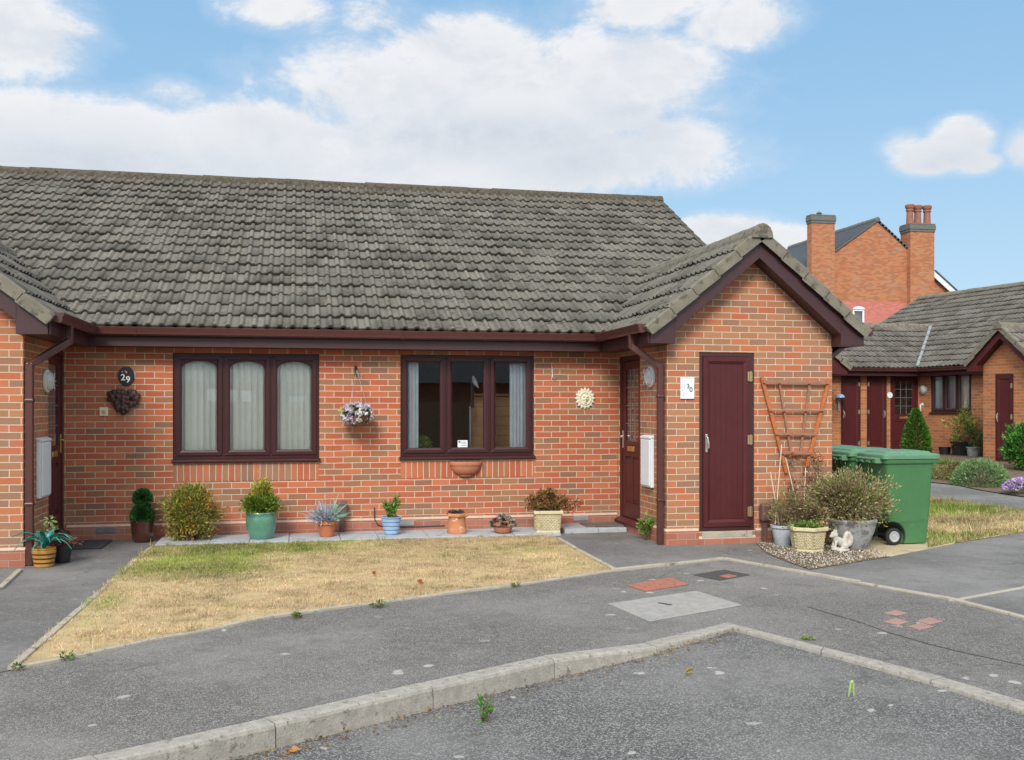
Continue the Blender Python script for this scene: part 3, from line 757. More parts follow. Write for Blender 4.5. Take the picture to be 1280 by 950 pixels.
def gutter_run(mb, p, q, r=.056, out=(0, -1, 0), brackets=.8, cap0=False, cap1=False):
    p, q, out = Vector(p), Vector(q), Vector(out); d = (q-p); L = d.length; d.normalize()
    # squarish ogee channel, open at the top
    prof = [(-r, 0), (-r, -.045), (-r*.6, -.085), (r*.45, -.098), (r*.80, -.080), (r*.86, -.045), (r*1.12, -.018), (r*1.15, 0), (r*1.05, .004), (r*1.0, -.012), (r*.74, -.042), (r*.68, -.074), (r*.4, -.088), (-r*.55, -.076), (-r*.9, -.042), (-r*.9, 0)]
    m = len(prof); V = [c + out*x + Vector((0, 0, z)) for c in (p, q) for (x, z) in prof]
    mb.add(V, [tuple(range(m)), tuple(range(2*m-1, m-1, -1))] + [(j, (j+1) % m, (j+1) % m + m, j+m) for j in range(m)])
    outer = prof[:8]
    nb = max(1, int(L/brackets))
    pos = [(k+.5)*L/nb for k in range(nb)]
    ends = ([0.0] if cap0 else []) + ([L-.006] if cap1 else [])
    for t in pos:
        sc = 1.07; w = .022
        V = [p + d*(t+o) + out*x*sc + Vector((0, 0, z*sc)) for o in (0, w) for (x, z) in outer]
        k = len(outer); mb.add(V, [(j, j+1, j+1+k, j+k) for j in range(k-1)] + [tuple(range(k)), tuple(range(2*k-1, k-1, -1))])
    for t in ends:
        V = [p + d*(t+o) + out*x*1.04 + Vector((0, 0, z*1.04)) for o in (-.004, .01) for (x, z) in outer]; k = len(outer)
        mb.add(V, [tuple(range(k)), tuple(range(2*k-1, k-1, -1))] + [((j+1) % k, j, j+k, (j+1) % k + k) for j in range(k)])
    return mb
def wall_open(mb, fr, u0, u1, z0, z1, ops=(), depth=.11, d=0.0):
    us = sorted({u0, u1, *[o[0] for o in ops], *[o[1] for o in ops]}); zs = sorted({z0, z1, *[o[2] for o in ops], *[o[3] for o in ops]})
    mb.M = fr.M
    for i in range(len(us)-1):
        for j in range(len(zs)-1):
            cu, cz = (us[i]+us[i+1])/2, (zs[j]+zs[j+1])/2
            if any(o[0] < cu < o[1] and o[2] < cz < o[3] for o in ops): continue
            mb.face([(us[i], d, zs[j]), (us[i+1], d, zs[j]), (us[i+1], d, zs[j+1]), (us[i], d, zs[j+1])])
    for (a, b, c, e) in ops:
        e_ = min(e, z1); c_ = max(c, z0)
        mb.face([(a, d, c_), (a, d, e_), (a, d+depth, e_), (a, d+depth, c_)]); mb.face([(b, d, c_), (b, d+depth, c_), (b, d+depth, e_), (b, d, e_)])
        if e < z1: mb.face([(a, d, e), (b, d, e), (b, d+depth, e), (a, d+depth, e)])
        if c > z0: mb.face([(a, d, c), (a, d+depth, c), (b, d+depth, c), (b, d, c)])
    mb.M = None; return mb
def ring(mb, u0, u1, z0, z1, w, d0, d1):
    mb.box(u0, u1, d0, d1, z0, z0+w); mb.box(u0, u1, d0, d1, z1-w, z1)
    mb.box(u0, u0+w, d0, d1, z0+w, z1-w); mb.box(u1-w, u1, d0, d1, z0+w, z1-w)
def mitred(mb, u0, u1, z0, z1, w, d0, d1, slope=.012):
    """sash frame with mitred, sloping rails"""
    O = [(u0, z0), (u1, z0), (u1, z1), (u0, z1)]; I = [(u0+w, z0+w), (u1-w, z0+w), (u1-w, z1-w), (u0+w, z1-w)]
    w2 = w*.62; J = [(u0+w2, z0+w2), (u1-w2, z0+w2), (u1-w2, z1-w2), (u0+w2, z1-w2)]
    for k in range(4):
        k2 = (k+1) % 4
        V = [(O[k][0], d0, O[k][1]), (O[k2][0], d0, O[k2][1]), (J[k2][0], d0, J[k2][1]), (J[k][0], d0, J[k][1]), (I[k2][0], d0+slope, I[k2][1]), (I[k][0], d0+slope, I[k][1])]
        V += [(a, d1, c) for (a, b, c) in V]
        mb.add(V, [(0, 1, 2, 3), (3, 2, 4, 5), (6, 9, 8, 7), (9, 11, 10, 8), (0, 6, 7, 1), (5, 4, 10, 11), (0, 3, 9, 6), (3, 5, 11, 9), (1, 7, 8, 2), (2, 8, 10, 4)])
def window(parent, fr, u0, u1, z0, z1, lights=3, arched=False, mat_=None, ow=.046, mw=.052, sw=.052, sill=.055, obsc=False, simple=False):
    m = mat_ or M['frame']
    mb = MB(fr.M); zb = z0 + sill
    ring(mb, u0, u1, zb, z1, ow, .030, .100)
    iw = (u1-u0-2*ow-(lights-1)*mw)/lights; cells = []
    for k in range(lights):
        a = u0+ow+k*(iw+mw); cells.append((a, a+iw))
        if k: mb.box(a-mw, a, .032, .098, zb+ow, z1-ow)
    w = mb.build('window', m, parent, bevel=.004)
    mb = MB(fr.M); mb.prism([(u0-.012, -.045, z0+.004), (u0-.012, .10, z0), (u0-.012, .10, zb+.004), (u0-.012, .03, zb+.004), (u0-.012, -.030, z0+.040), (u0-.012, -.045, z0+.032)], (u1-u0+.024, 0, 0))
    mb.build('sill', m, w, bevel=.005)
    mb = MB(fr.M)
    for (a, b) in cells:
        e = .004; a0, b0, c0, e0 = a-.012, b+.012, zb+ow-.012, z1-ow+.012
        mitred(mb, a0, b0, c0, e0, sw+.012, .012, .075)
        if arched:
            gu0, gu1 = a0+sw+.011, b0-sw-.011; zt = e0-sw-.010; rise = .085; hw = (gu1-gu0)/2; cu = (gu0+gu1)/2
            # arched head panel: slim at the crown, deep in the corners
            N = 16; pts = []
            for i in range(N+1):
                x = -1 + 2*i/N; pts.append((cu + hw*x, zt - .004 - rise*(1-math.sqrt(max(0, 1-abs(x)**2.0)))))
            for i in range(N):
                (xa, za), (xb, zb_) = pts[i], pts[i+1]
                mb.prism([(xa, .022, za), (xb, .022, zb_), (xb, .022, zt+.014), (xa, .022, zt+.014)], (0, .04, 0))
    mb.build('sash', m, w, bevel=.003)
    for (a, b) in cells:
        mb = MB(fr.M); mb.face([(a+.02, .050, zb+ow+.02), (b-.02, .050, zb+ow+.02), (b-.02, .050, z1-ow-.02), (a+.02, .050, z1-ow-.02)])
        mb.build('pane', M['obscure'] if obsc else M['glass'], w, fix=False)
    return w, cells
def blind(name, label, fr, u0, u1, z0, z1, d, slat=.089, mat_=None, ang=47, seed=2, group=None):
    mb = MB(fr.M); rr = random.Random(seed); u = u0; mid = (u0+u1)/2
    base = fr.M @ Vector((mid, d, z1))
    while u < u1 - .01:
        a = math.radians(ang + rr.uniform(-5, 5)); c = u + slat*.42; w = slat/2
        ns = 5; prev = None
        for i in range(ns):
            t = -1 + 2*i/(ns-1); x = c + w*t*math.cos(a); y = d + w*t*math.sin(a) + .008*(1-t*t)
            if prev: mb.add([(prev[0], prev[1], z0), (x, y, z0), (x, y, z1), (prev[0], prev[1], z1)], [(0, 1, 2, 3)])
            prev = (x, y)
        u += slat*.80
    mb.box(u0, u1, d-.02, d+.02, z1-.004, z1+.035)
    o = mb.build(name, mat_ or M['blind'], None, base, fix=False); return tag(o, label, 'blind', group)
def front_door(parent, fr, u0, u1, z0, z1, hinge_right=True, mat_=None, handle=None, letter=None):
    m = mat_ or M['upvc']; mb = MB(fr.M); w = .062
    mb.box(u0, u0+w, .02, .095, z0, z1); mb.box(u1-w, u1, .02, .095, z0, z1); mb.box(u0+w, u1-w, .02, .095, z1-w, z1)
    dr = mb.build('front_door', m, parent, bevel=.005)
    mb = MB(fr.M); mb.prism([(u0-.02, -.05, z0-.045), (u0-.02, .10, z0-.045), (u0-.02, .10, z0+.025), (u0-.02, .02, z0+.025), (u0-.02, -.05, z0-.020)], (u1-u0+.04, 0, 0)); mb.build('threshold', m, dr, bevel=.004)
    a, b, c, e = u0+w+.004, u1-w-.004, z0+.03, z1-w-.004; st = .105
    gz0, gz1 = z0+1.02, e-.11
    mb = MB(fr.M)
    mb.box(a, a+st, .035, .08, c, e); mb.box(b-st, b, .035, .08, c, e)
    mb.box(a+st, b-st, .0352, .08, e-.11, e); mb.box(a+st, b-st, .0352, .08, c, c+.20); mb.box(a+st, b-st, .0352, .08, gz0-.20, gz0)
    mb.box(a+st, b-st, .050, .075, c+.20, gz0-.20); mu = (a+b)/2
    mb.box(mu-.035, mu+.035, .0356, .07, c+.20, gz0-.20)
    for (x, y) in ((a+st+.03, mu-.065), (mu+.065, b-st-.03)):
        if y-x > .05: mb.box(x, y, .040, .07, c+.245, gz0-.245)
    lf = mb.build('leaf', m, dr, bevel=.008)
    mb = MB(fr.M); mb.face([(a+st-.01, .056, gz0-.01), (b-st+.01, .056, gz0-.01), (b-st+.01, .056, gz1+.01), (a+st-.01, .056, gz1+.01)]); mb.build('pane', M['obscure'], dr, fix=False)
    mb = MB(fr.M)
    for i in range(1, 3): x = a+st+(b-a-2*st)*i/3; mb.box(x-.005, x+.005, .050, .062, gz0, gz1)
    for i in range(1, 4): z = gz0+(gz1-gz0)*i/4; mb.box(a+st, b-st, .0505, .0615, z-.005, z+.005)
    mb.build('glazing_lead', M['lead'], dr)
    hu = (a+st*.5) if hinge_right else (b-st*.5); sg = 1 if hinge_right else -1
    mb = MB(fr.M); mb.box(hu-.016, hu+.016, .022, .034, z0+.93, z0+1.15)
    mb.tube([(hu, .03, z0+1.08), (hu, -.02, z0+1.08), (hu+sg*.10, -.025, z0+1.075)], .010, 8); mb.build('handle', handle or M['steel'], dr, bevel=.002)
    mb = MB(fr.M); mb.box(mu-.13, mu+.13, .022, .034, gz0-.125, gz0-.060); mb.box(mu-.10, mu+.10, .018, .024, gz0-.112, gz0-.074); mb.build('letter_plate', letter or M['gold'], dr, bevel=.003)
    return dr
def store_door(parent, fr, u0, u1, z0, z1, hinge_right=True, mat_=None, hinges=True):
    m = mat_ or M['upvc']; mb = MB(fr.M); ring(mb, u0, u1, z0, z1, .048, .012, .09); dr = mb.build('store_door', M['upvc_dark'], parent, bevel=.004)
    a, b, c, e = u0+.05, u1-.05, z0+.05, z1-.05; st = .085
    mb = MB(fr.M); mitred(mb, a, b, c, e, st, -.004, .05, .014)
    mb.box(a+st, b-st, .016, .045, c+st, e-st)
    n = 6; w = (b-a-2*st)/n
    for i in range(n): mb.box(a+st+i*w+.002, a+st+(i+1)*w-.002, .0135, .02, c+st+.002, e-st-.002)
    mb.build('leaf', m, dr, bevel=.0025)
    hu = (a+st*.42) if hinge_right else (b-st*.42)
    mb = MB(fr.M); mb.box(hu-.013, hu+.013, -.014, -.004, z0+.92, z0+1.13); mb.tube([(hu, -.01, z0+1.10), (hu, -.045, z0+1.09), (hu+.01, -.05, z0+1.02), (hu+.012, -.045, z0+.965)], .010, 8); mb.build('handle', M['steel'], dr, bevel=.003)
    if hinges:
        xu = b - .002 if hinge_right else a + .002
        for z in (z0+.22, z0+(z1-z0)*.5+.02, z1-.28):
            mb = MB(fr.M); mb.box(xu-.035, xu+.025, -.013, -.003, z-.055, z+.055); mb.tube([(xu, -.016, z-.06), (xu, -.016, z+.06)], .011, 8); mb.build('hinge', M['hinge'], dr, bevel=.002)
    return dr
def downpipe(parent, pts, sz=.07, m=None, clips=()):
    mb = MB(); pts = [Vector(p) for p in pts]
    for i in range(len(pts)-1):
        d = (pts[i+1]-pts[i]).normalized(); ex = .0 if i in (0,) else .02
        mb.bar(pts[i] - d*ex, pts[i+1] + d*(.02 if i < len(pts)-2 else 0), sz, sz, up=(0, 0, 1) if abs(d.z) < .9 else (1, 0, 0))
    for z in clips:
        p = pts[-1]; mb.box(p.x-sz*.62, p.x+sz*.62, p.y-sz*.62, p.y+sz*.62, z-.018, z+.018)
    return mb.build('downpipe', m or M['gutter'], parent, bevel=.010)

# ================================================================== THE SEMI-DETACHED BUNGALOW
B = thing('bungalow', 'red brick semi-detached bungalow with a long grey tiled roof and two gabled porches', 'bungalow', (1.0, D, 0))
FM = Frame((0, D), 0)                        # main wall: u = world x
FL_ = Frame((XL, 0), PI/2)                   # left porch flank: u = world y
FR_ = Frame((XP, 0), -PI/2)                  # right porch flank: u = -world y
FP = Frame((0, YP), 0); FPL = Frame((0, YPL), 0)
W1 = (-1.484, .262, .912, 2.255); W2 = (1.275, 3.020, .917, 2.263)
ZW = 2.40
SOFF = 2.312
mb = MB(); mb.cur = 0
for (a, b, ops) in ((-9.5, XL-2.09, []), (XL, XP, [W1, W2])): wall_open(mb, FM, a, b, 0, ZW, ops)
mb.cur = 1; mb.r = 1; mb.zoff = .6885
for w in (W1, W2):
    mb.M = FM.M; mb.box(w[0]+.004, w[1]-.004, -.0025, .01, w[2]-.225, w[2]-.004); mb.M = None
mb.cur = 0; mb.r = 0
# gable end wall and back of the building
mb.face([(XR, D, 0), (XR, 21.6, 0), (XR, 21.6, 2.4), (XR, 17.54, 5.28), (XR, D, 2.62)])
mb.face([(-9.5, 21.6, 0), (XR, 21.6, 0), (XR, 21.6, 2.5), (-9.5, 21.6, 2.5)]); mb.face([(-9.5, D, 0), (-9.5, 21.6, 0), (-9.5, 21.6, 2.4), (-9.5, 17.54, 5.28), (-9.5, D, 2.62)])
mb.build('wall', [M['brick'], M['brick_soldier']], B, fix=False)
# inside: plain room surfaces seen dimly through the glass
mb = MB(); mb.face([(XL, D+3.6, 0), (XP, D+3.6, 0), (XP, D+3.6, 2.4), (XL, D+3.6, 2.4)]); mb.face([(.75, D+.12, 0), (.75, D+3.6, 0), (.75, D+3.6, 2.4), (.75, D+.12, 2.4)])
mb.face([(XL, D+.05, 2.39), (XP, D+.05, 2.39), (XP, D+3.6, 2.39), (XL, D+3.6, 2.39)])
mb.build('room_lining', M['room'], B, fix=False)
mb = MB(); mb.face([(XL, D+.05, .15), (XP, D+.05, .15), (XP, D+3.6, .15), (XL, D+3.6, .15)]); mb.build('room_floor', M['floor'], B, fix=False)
# porches
DR = (-12.735, -11.865, .13, 2.255); DL = (11.90, 12.735, .13, 2.255)
SD = (4.549, 5.236, .150, 2.232)
pm = math.tan(math.radians(40))
EX = .30
def porch(x0, x1, yf, left):
    cx = (x0+x1)/2; mb = MB(); fr = Frame((0, yf), 0)
    ze = 2.47 + EX*pm - .16; za = 2.47 + (cx-x0+EX)*pm - .13
    wall_open(mb, fr, x0, x1, 0, SOFF, [] if left else [SD])
    mb.face([(x0, yf, SOFF), (x1, yf, SOFF), (x1, yf, ze), (cx, yf, za), (x0, yf, ze)])
    if left:
        wall_open(mb, FL_, yf, D, 0, ZW, [DL]); mb.face([(x0, yf, 0), (x0, D, 0), (x0, D, ZW), (x0, yf, ZW)])
    else:
        wall_open(mb, FR_, -D, -yf, 0, ZW, [DR]); mb.face([(x1, yf, 0), (x1, D, 0), (x1, D, ZW), (x1, yf, ZW)])
    mb.build('porch_wall', M['brick_mixed'], B, fix=False)
    # roof
    zE = 2.475; s = (math.cos(math.radians(40)), 0, math.sin(math.radians(40))); SL = (cx-x0+EX)/s[0]
    yb = yf-.26
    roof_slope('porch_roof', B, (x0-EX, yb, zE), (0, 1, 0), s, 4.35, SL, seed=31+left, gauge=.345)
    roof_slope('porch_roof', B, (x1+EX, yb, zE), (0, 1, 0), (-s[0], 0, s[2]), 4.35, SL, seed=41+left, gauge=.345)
    mb = MB(); verge_run(mb, (x0-EX, yb+.01, zE), (0, -1, 0), s, SL-.05, .345, seed=3+left); verge_run(mb, (x1+EX, yb+.01, zE), (0, -1, 0), (-s[0], 0, s[2]), SL-.05, .345, seed=8+left)
    mb.build('verge', M['verge'], B, uv=False, bevel=.006)
    za2 = zE + (cx-x0+EX)*pm
    ridge_run('ridge', B, (cx, yb-.02, za2+.01), (cx, yf+3.75, za2+.01), .125, .42, M['verge'], cap0=True, seed=9+left, moss=False)
    # barge boards with boxed ends
    y0, y1 = yb+.035, yf-.003; t = .055; dp = .235
    o = x0-EX+.02; bx = x0+.012
    def top(x): return zE + (min(x-(x0-EX), (x1+EX)-x))*pm - t
    zl = SOFF+.0
    low = lambda x: top(x) - dp
    P = [(o, y0, zl), (bx, y0, zl), (bx, y0, low(bx)), (cx, y0, low(cx)), (2*cx-bx, y0, low(2*cx-bx)), (2*cx-bx, y0, zl), (2*cx-o, y0, zl), (2*cx-o, y0, top(2*cx-o)), (cx, y0, top(cx)), (o, y0, top(o))]
    mb = MB(); mb.prism([P[0], P[1], P[2], P[3], P[8], P[9]], (0, y1-y0, 0)); mb.prism([P[3], P[4], P[5], P[6], P[7], P[8]], (0, y1-y0, 0))
    # cover strips at the joints
    for xx in (bx, 2*cx-bx): mb.box(xx-.004, xx+.004, y0-.004, y0, low(xx)+.0, low(xx)+.20)
    mb.build('barge_board', M['upvc_dark'], B, bevel=.003)
porch(XP, XR, YP, 0); porch(XL-2.08, XL, YPL, 1)
store_door(B, FP, *SD)
mb = MB(FP.M); mb.box(SD[0]+.03, SD[1]-.03, -.02, .05, SD[2]-.075, SD[2]-.004); mb.build('door_sill', M['edging'], B, bevel=.006)
front_door(B, FR_, *DR, hinge_right=True, handle=M['steel'])
front_door(B, FL_, *DL, hinge_right=False, handle=M['gold'])
# plinth courses, standing 22 mm proud with a mortar fillet on top
mb = MB()
def plinth(fr, a, b, z1=.165, p=.022):
    mb.M = fr.M; mb.cur = 0
    mb.box(a, b, -p, -.001, -.10, z1); mb.cur = 1
    mb.prism([(a, -p, z1), (a, -.002, z1), (a, -.002, z1+.026)], (b-a, 0, 0)); mb.M = None
plinth(FM, XL+.001, XP-.001); plinth(FP, XP-.022, SD[0]-.014); plinth(FP, SD[0]-.012, SD[1]+.010, .070); plinth(FP, SD[1]+.012, XR, .150)
plinth(FR_, DR[1]+.02, -YP-.001); plinth(FPL, XL-2.08, XL+.022); plinth(FL_, YPL+.001, DL[0]-.02); plinth(FM, -9.5, XL-2.09)
plinth(FR_, DR[0]-.03, DR[1]+.018, .078, .030); plinth(FL_, DL[0]-.018, DL[1]+.03, .078, .030)
mb.build('plinth', [M['brick_plinth'], M['mortar']], B)
# main roof
PT = (12.42, 2.525); RT = (17.54, 5.385); rs = Vector((0, RT[0]-PT[0], RT[1]-PT[1])); SLm = rs.length; rs.normalize()
XG = 6.50
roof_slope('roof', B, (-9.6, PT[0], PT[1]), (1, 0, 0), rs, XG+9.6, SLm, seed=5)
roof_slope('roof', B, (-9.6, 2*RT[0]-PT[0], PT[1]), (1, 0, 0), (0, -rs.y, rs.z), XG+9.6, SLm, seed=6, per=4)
ridge_run('ridge', B, (-9.6, RT[0], RT[1]+.012), (XG+.02, RT[0], RT[1]+.012), .12, .45, M['ridge'], cap1=True, seed=12)
mb = MB(); verge_run(mb, (XG, PT[0], PT[1]), (1, 0, 0), rs, SLm-.03, .34, w=.09, seed=17); verge_run(mb, (XG, 2*RT[0]-PT[0], PT[1]), (1, 0, 0), (0, -rs.y, rs.z), SLm-.03, .34, w=.09, seed=18); mb.build('verge', M['ridge'], B, uv=False, bevel=.005)
# fascia, soffit, gutters
gx0, gx1 = XL+EX, XP-EX
mb = MB(); yF = 12.512
mb.box(gx0-.02, gx1+.02, yF, yF+.02, SOFF, 2.50)
mb.box(gx0-.02, gx0, YPL-.2, yF+.02, SOFF+.001, 2.499); mb.box(gx1, gx1+.02, YP-.2, yF+.02, SOFF+.001, 2.499)
mb.box(2*((XP+XR)/2)-gx1-.02, 2*((XP+XR)/2)-gx1, YP-.2, 13.2, SOFF+.001, 2.499)
mb.build('fascia', M['upvc_dark'], B, bevel=.003)
mb = MB(); mb.box(gx0, gx1, yF+.02, D-.002, SOFF+.002, SOFF+.012); mb.box(XL+.002, gx0-.02, YPL+.002, D-.002, SOFF+.003, SOFF+.013); mb.box(gx1+.02, XP-.002, YP+.002, D-.002, SOFF+.003, SOFF+.013)
mb.build('soffit', M['upvc_dark'], B)
mb = MB(); zg = 2.530; yg = yF-.062
gutter_run(mb, (gx0+.0, yg, zg), (gx1-.0, yg, zg), .056, (0, -1, 0), .95)
mb.build('gutter', M['gutter'], B, smooth=True, uv=False)
mb = MB(); gutter_run(mb, (gx0+.062, YPL-.21, zg), (gx0+.062, yg+.03, zg), .056, (1, 0, 0), 1.2, cap0=True); mb.build('gutter', M['gutter'], B, smooth=True, uv=False)
mb = MB(); gutter_run(mb, (gx1-.062, YP-.21, zg), (gx1-.062, yg+.03, zg), .056, (-1, 0, 0), 1.2, cap0=True); mb.build('gutter', M['gutter'], B, smooth=True, uv=False)
xr2 = 2*((XP+XR)/2)-gx1
mb = MB(); gutter_run(mb, (xr2+.062, YP-.21, zg), (xr2+.062, 13.0, zg), .056, (1, 0, 0), 1.2, cap0=True); mb.build('gutter', M['gutter'], B, smooth=True, uv=False)
downpipe(B, [(gx1-.062, YP+.20, 2.45), (gx1-.062, YP+.20, 2.30), (XP-.055, YP+.075, 2.06), (XP-.055, YP+.075, .005)], clips=(1.72, .52))
downpipe(B, [(gx0+.062, YPL+.34, 2.45), (gx0+.062, YPL+.34, 2.28), (XL+.055, YPL+.02, 2.02), (XL+.055, YPL+.02, .005)], clips=(1.66, .62))
downpipe(B, [(xr2+.062, YP+.35, 2.45), (xr2+.062, YP+.35, 2.36), (XR+.06, YP+.20, 2.19), (XR+.06, YP+.20, .005)], clips=(1.7,))
# windows
w1, cells1 = window(B, FM, *W1, arched=True)
w2, cells2 = window(B, FM, *W2)
blind('vertical_blind', 'pale closed vertical blind behind the arched three-light window', FM, W1[0]+.06, W1[1]-.06, W1[2]+.10, W1[3]-.06, .115, ang=34)
a, b = cells2[0]; blind('vertical_blind', 'pale vertical blind bunched at the left of the right-hand window', FM, a+.035, a+.175, W2[2]+.10, W2[3]-.06, .13, mat_=M['curtain'], ang=28, slat=.05, group='blinds drawn aside in the square-headed window')
a, b = cells2[2]; blind('vertical_blind', 'pale vertical blind bunched at the right of the right-hand window', FM, b-.255, b-.03, W2[2]+.10, W2[3]-.06, .13, mat_=M['curtain'], ang=30, slat=.055, seed=7, group='blinds drawn aside in the square-headed window')
a, b = cells2[1]; cc = FM.hit(579, 555)
mb = MB(FM.M); mb.box(cc[0]-.065, cc[0]+.065, .0445, .0475, 1.075, 1.165); st = mb.build('sticker', M['white'], w2)
mb = MB(FM.M)
for k in range(3): mb.box(cc[0]-.02, cc[0]+.05, .0435, .0447, 1.095+.02*k, 1.101+.02*k)
mb.box(cc[0]-.055, cc[0]-.030, .0435, .0447, 1.13, 1.155); mb.build('print', M['text_dark'], w2)
# air bricks
for (fr, a, z, w) in ((FM, -2.35, .125, .21), (FM, 1.235, .12, .21), (FM, 3.55, .13, .20)):
    mb = MB(fr.M); mb.box(a, a+w, -.032, -.018, z-.032, z+.032)
    for k in range(9): mb.box(a+.012+k*(w-.02)/9, a+.022+k*(w-.02)/9, -.035, -.031, z-.024, z+.024)
    mb.build('air_brick', M['lead'] if a < 0 else M['galv'], B, bevel=.002)

# ================================================================== NEIGHBOURING BUNGALOW (across the side lawn)
GZ = .26
YW = 25.3
c0 = ay(1150, 500, YW); C0 = (c0[0], YW)
ang = math.radians(-82)
FA = Frame(C0, ang)               # long facade: u runs towards the viewer
FW = Frame((0, YW), 0)            # store wing
NB = thing('bungalow', 'neighbouring brick bungalow behind the bins with three dark doors and a gabled porch', 'bungalow', (C0[0], C0[1], GZ))
uL = FA.hit(1229, 520, -1.75)[0]; uA = FA.hit(1259, 400, -1.75)[0]
hw = uA-uL; PW = (uL, uL+2*hw)
fe = 2.62
def dz(p): return (p[0], p[1])
wa, wt = FA.hit(1163, 481); wb, wz = FA.hit(1214, 524)
NW = (wa, wb, 1.40, 2.52)
d3 = (FW.hit(1113, 500)[0], FW.hit(1148, 500)[0], GZ+.10, 2.50); d2 = (FW.hit(1083.5, 500)[0], FW.hit(1108.5, 500)[0], GZ+.10, 2.50); d1 = (FW.hit(1051, 500)[0], FW.hit(1076, 500)[0], GZ+.10, 2.50)
mb = MB()
wall_open(mb, FA, -6, PW[1]+4, 0, 2.7, [NW]); wall_open(mb, FW, 6.5, C0[0], 0, 2.75, [d1, d2, d3])
mb.M = FA.M; mb.box(NW[0]+.004, NW[1]-.004, -.003, .01, NW[2]-.22, NW[2]-.01); mb.M = None
mb.face([FA.M @ Vector(p) for p in ((-4.6, .02, 0), (-4.6, 9, 0), (-4.6, 4.7, 5.0))])
mb.build('wall', M['brick_far'], NB, fix=False)
mb = MB(FA.M)
FPq = Frame(FA.M @ Vector((0, -1.75, 0)), ang)
fsd = (FPq.hit(1243.5, 500)[0], FPq.hit(1267, 500)[0], GZ+.06, 2.36)
ZEn = 2.62; pmn = math.tan(math.radians(40)); EXn = .30
wall_open(mb, FPq, PW[0], PW[1], 0, 2.45, [fsd]); mb.M = FPq.M
zap = ZEn + (hw+EXn)*pmn - .14
mb.face([(PW[0], 0, 2.45), (PW[1], 0, 2.45), (PW[1], 0, ZEn+EXn*pmn-.16), (uA, 0, zap), (PW[0], 0, ZEn+EXn*pmn-.16)]); mb.M = FA.M
mb.face([(PW[0], -1.75, 0), (PW[0], 0, 0), (PW[0], 0, 2.6), (PW[0], -1.75, 2.6)]); mb.face([(PW[1], -1.75, 0), (PW[1], 0, 0), (PW[1], 0, 2.6), (PW[1], -1.75, 2.6)])
mb.build('porch_wall', M['brick_far'], NB, fix=False)
store_door(NB, FPq, *fsd, hinges=True)
store_door(NB, FW, *d1); store_door(NB, FW, *d2, hinge_right=False)
front_door(NB, FW, *d3, hinge_right=False)
w3, cells3 = window(NB, FA, *NW, lights=3, mat_=M['upvc_dark'])
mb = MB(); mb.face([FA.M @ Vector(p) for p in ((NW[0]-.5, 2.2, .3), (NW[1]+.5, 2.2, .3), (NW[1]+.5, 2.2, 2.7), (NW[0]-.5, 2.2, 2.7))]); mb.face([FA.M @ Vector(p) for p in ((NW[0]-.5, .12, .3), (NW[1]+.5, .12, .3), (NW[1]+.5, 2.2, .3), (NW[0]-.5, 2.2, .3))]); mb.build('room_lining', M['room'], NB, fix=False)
blind('vertical_blind', 'grey vertical blind at the left of the neighbours\' far window', FA, cells3[0][0], cells3[0][1], NW[2]+.1, NW[3]-.05, .18, mat_=M['blind'], group='blinds in the neighbours\' window')
blind('vertical_blind', 'half-open vertical blind in the middle of the neighbours\' far window', FA, cells3[1][0], cells3[1][1], NW[2]+.1, NW[3]-.05, .18, mat_=M['blind'], ang=75, group='blinds in the neighbours\' window')
blind('vertical_blind', 'grey vertical blind at the right of the neighbours\' far window', FA, cells3[2][0], cells3[2][1], NW[2]+.1, NW[3]-.05, .18, mat_=M['blind'], group='blinds in the neighbours\' window')
# roofs
def v(fr, u, d, z): return tuple(fr.M @ Vector((u, d, z)))
tE = math.tan(math.radians(29.5)); cE, sE = math.cos(math.radians(29.5)), math.sin(math.radians(29.5))
up = FA.d*cE + Vector((0, 0, sE))
run = 4.62; eo = -.38; zr0 = 2.66
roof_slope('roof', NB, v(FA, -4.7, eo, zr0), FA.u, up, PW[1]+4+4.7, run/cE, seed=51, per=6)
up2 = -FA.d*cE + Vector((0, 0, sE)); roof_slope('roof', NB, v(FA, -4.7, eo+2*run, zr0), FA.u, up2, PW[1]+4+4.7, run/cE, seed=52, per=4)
zrd = zr0 + run*tE
ridge_run('ridge', NB, v(FA, -4.75, eo+run, zrd+.01), v(FA, PW[1]+4, eo+run, zrd+.01), .12, .45, M['verge'], seed=53, moss=False)
mb = MB(); verge_run(mb, v(FA, -4.7, eo, zr0), -FA.u, up, run/cE, seed=54); mb.build('verge', M['verge'], NB, uv=False)
# store wing roof, running into the long slope
upw = Vector((0, cE, sE)); rw = 2.45
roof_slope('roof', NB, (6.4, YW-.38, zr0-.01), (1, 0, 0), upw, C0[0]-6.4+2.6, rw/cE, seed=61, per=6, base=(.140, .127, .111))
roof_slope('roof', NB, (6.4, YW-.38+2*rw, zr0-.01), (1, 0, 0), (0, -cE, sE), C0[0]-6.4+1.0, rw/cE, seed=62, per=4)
zw = zr0-.01 + rw*tE
ridge_run('ridge', NB, (6.4, YW-.38+rw, zw+.01), (C0[0]+2.2, YW-.38+rw, zw+.01), .12, .45, M['verge'], seed=63, moss=False)
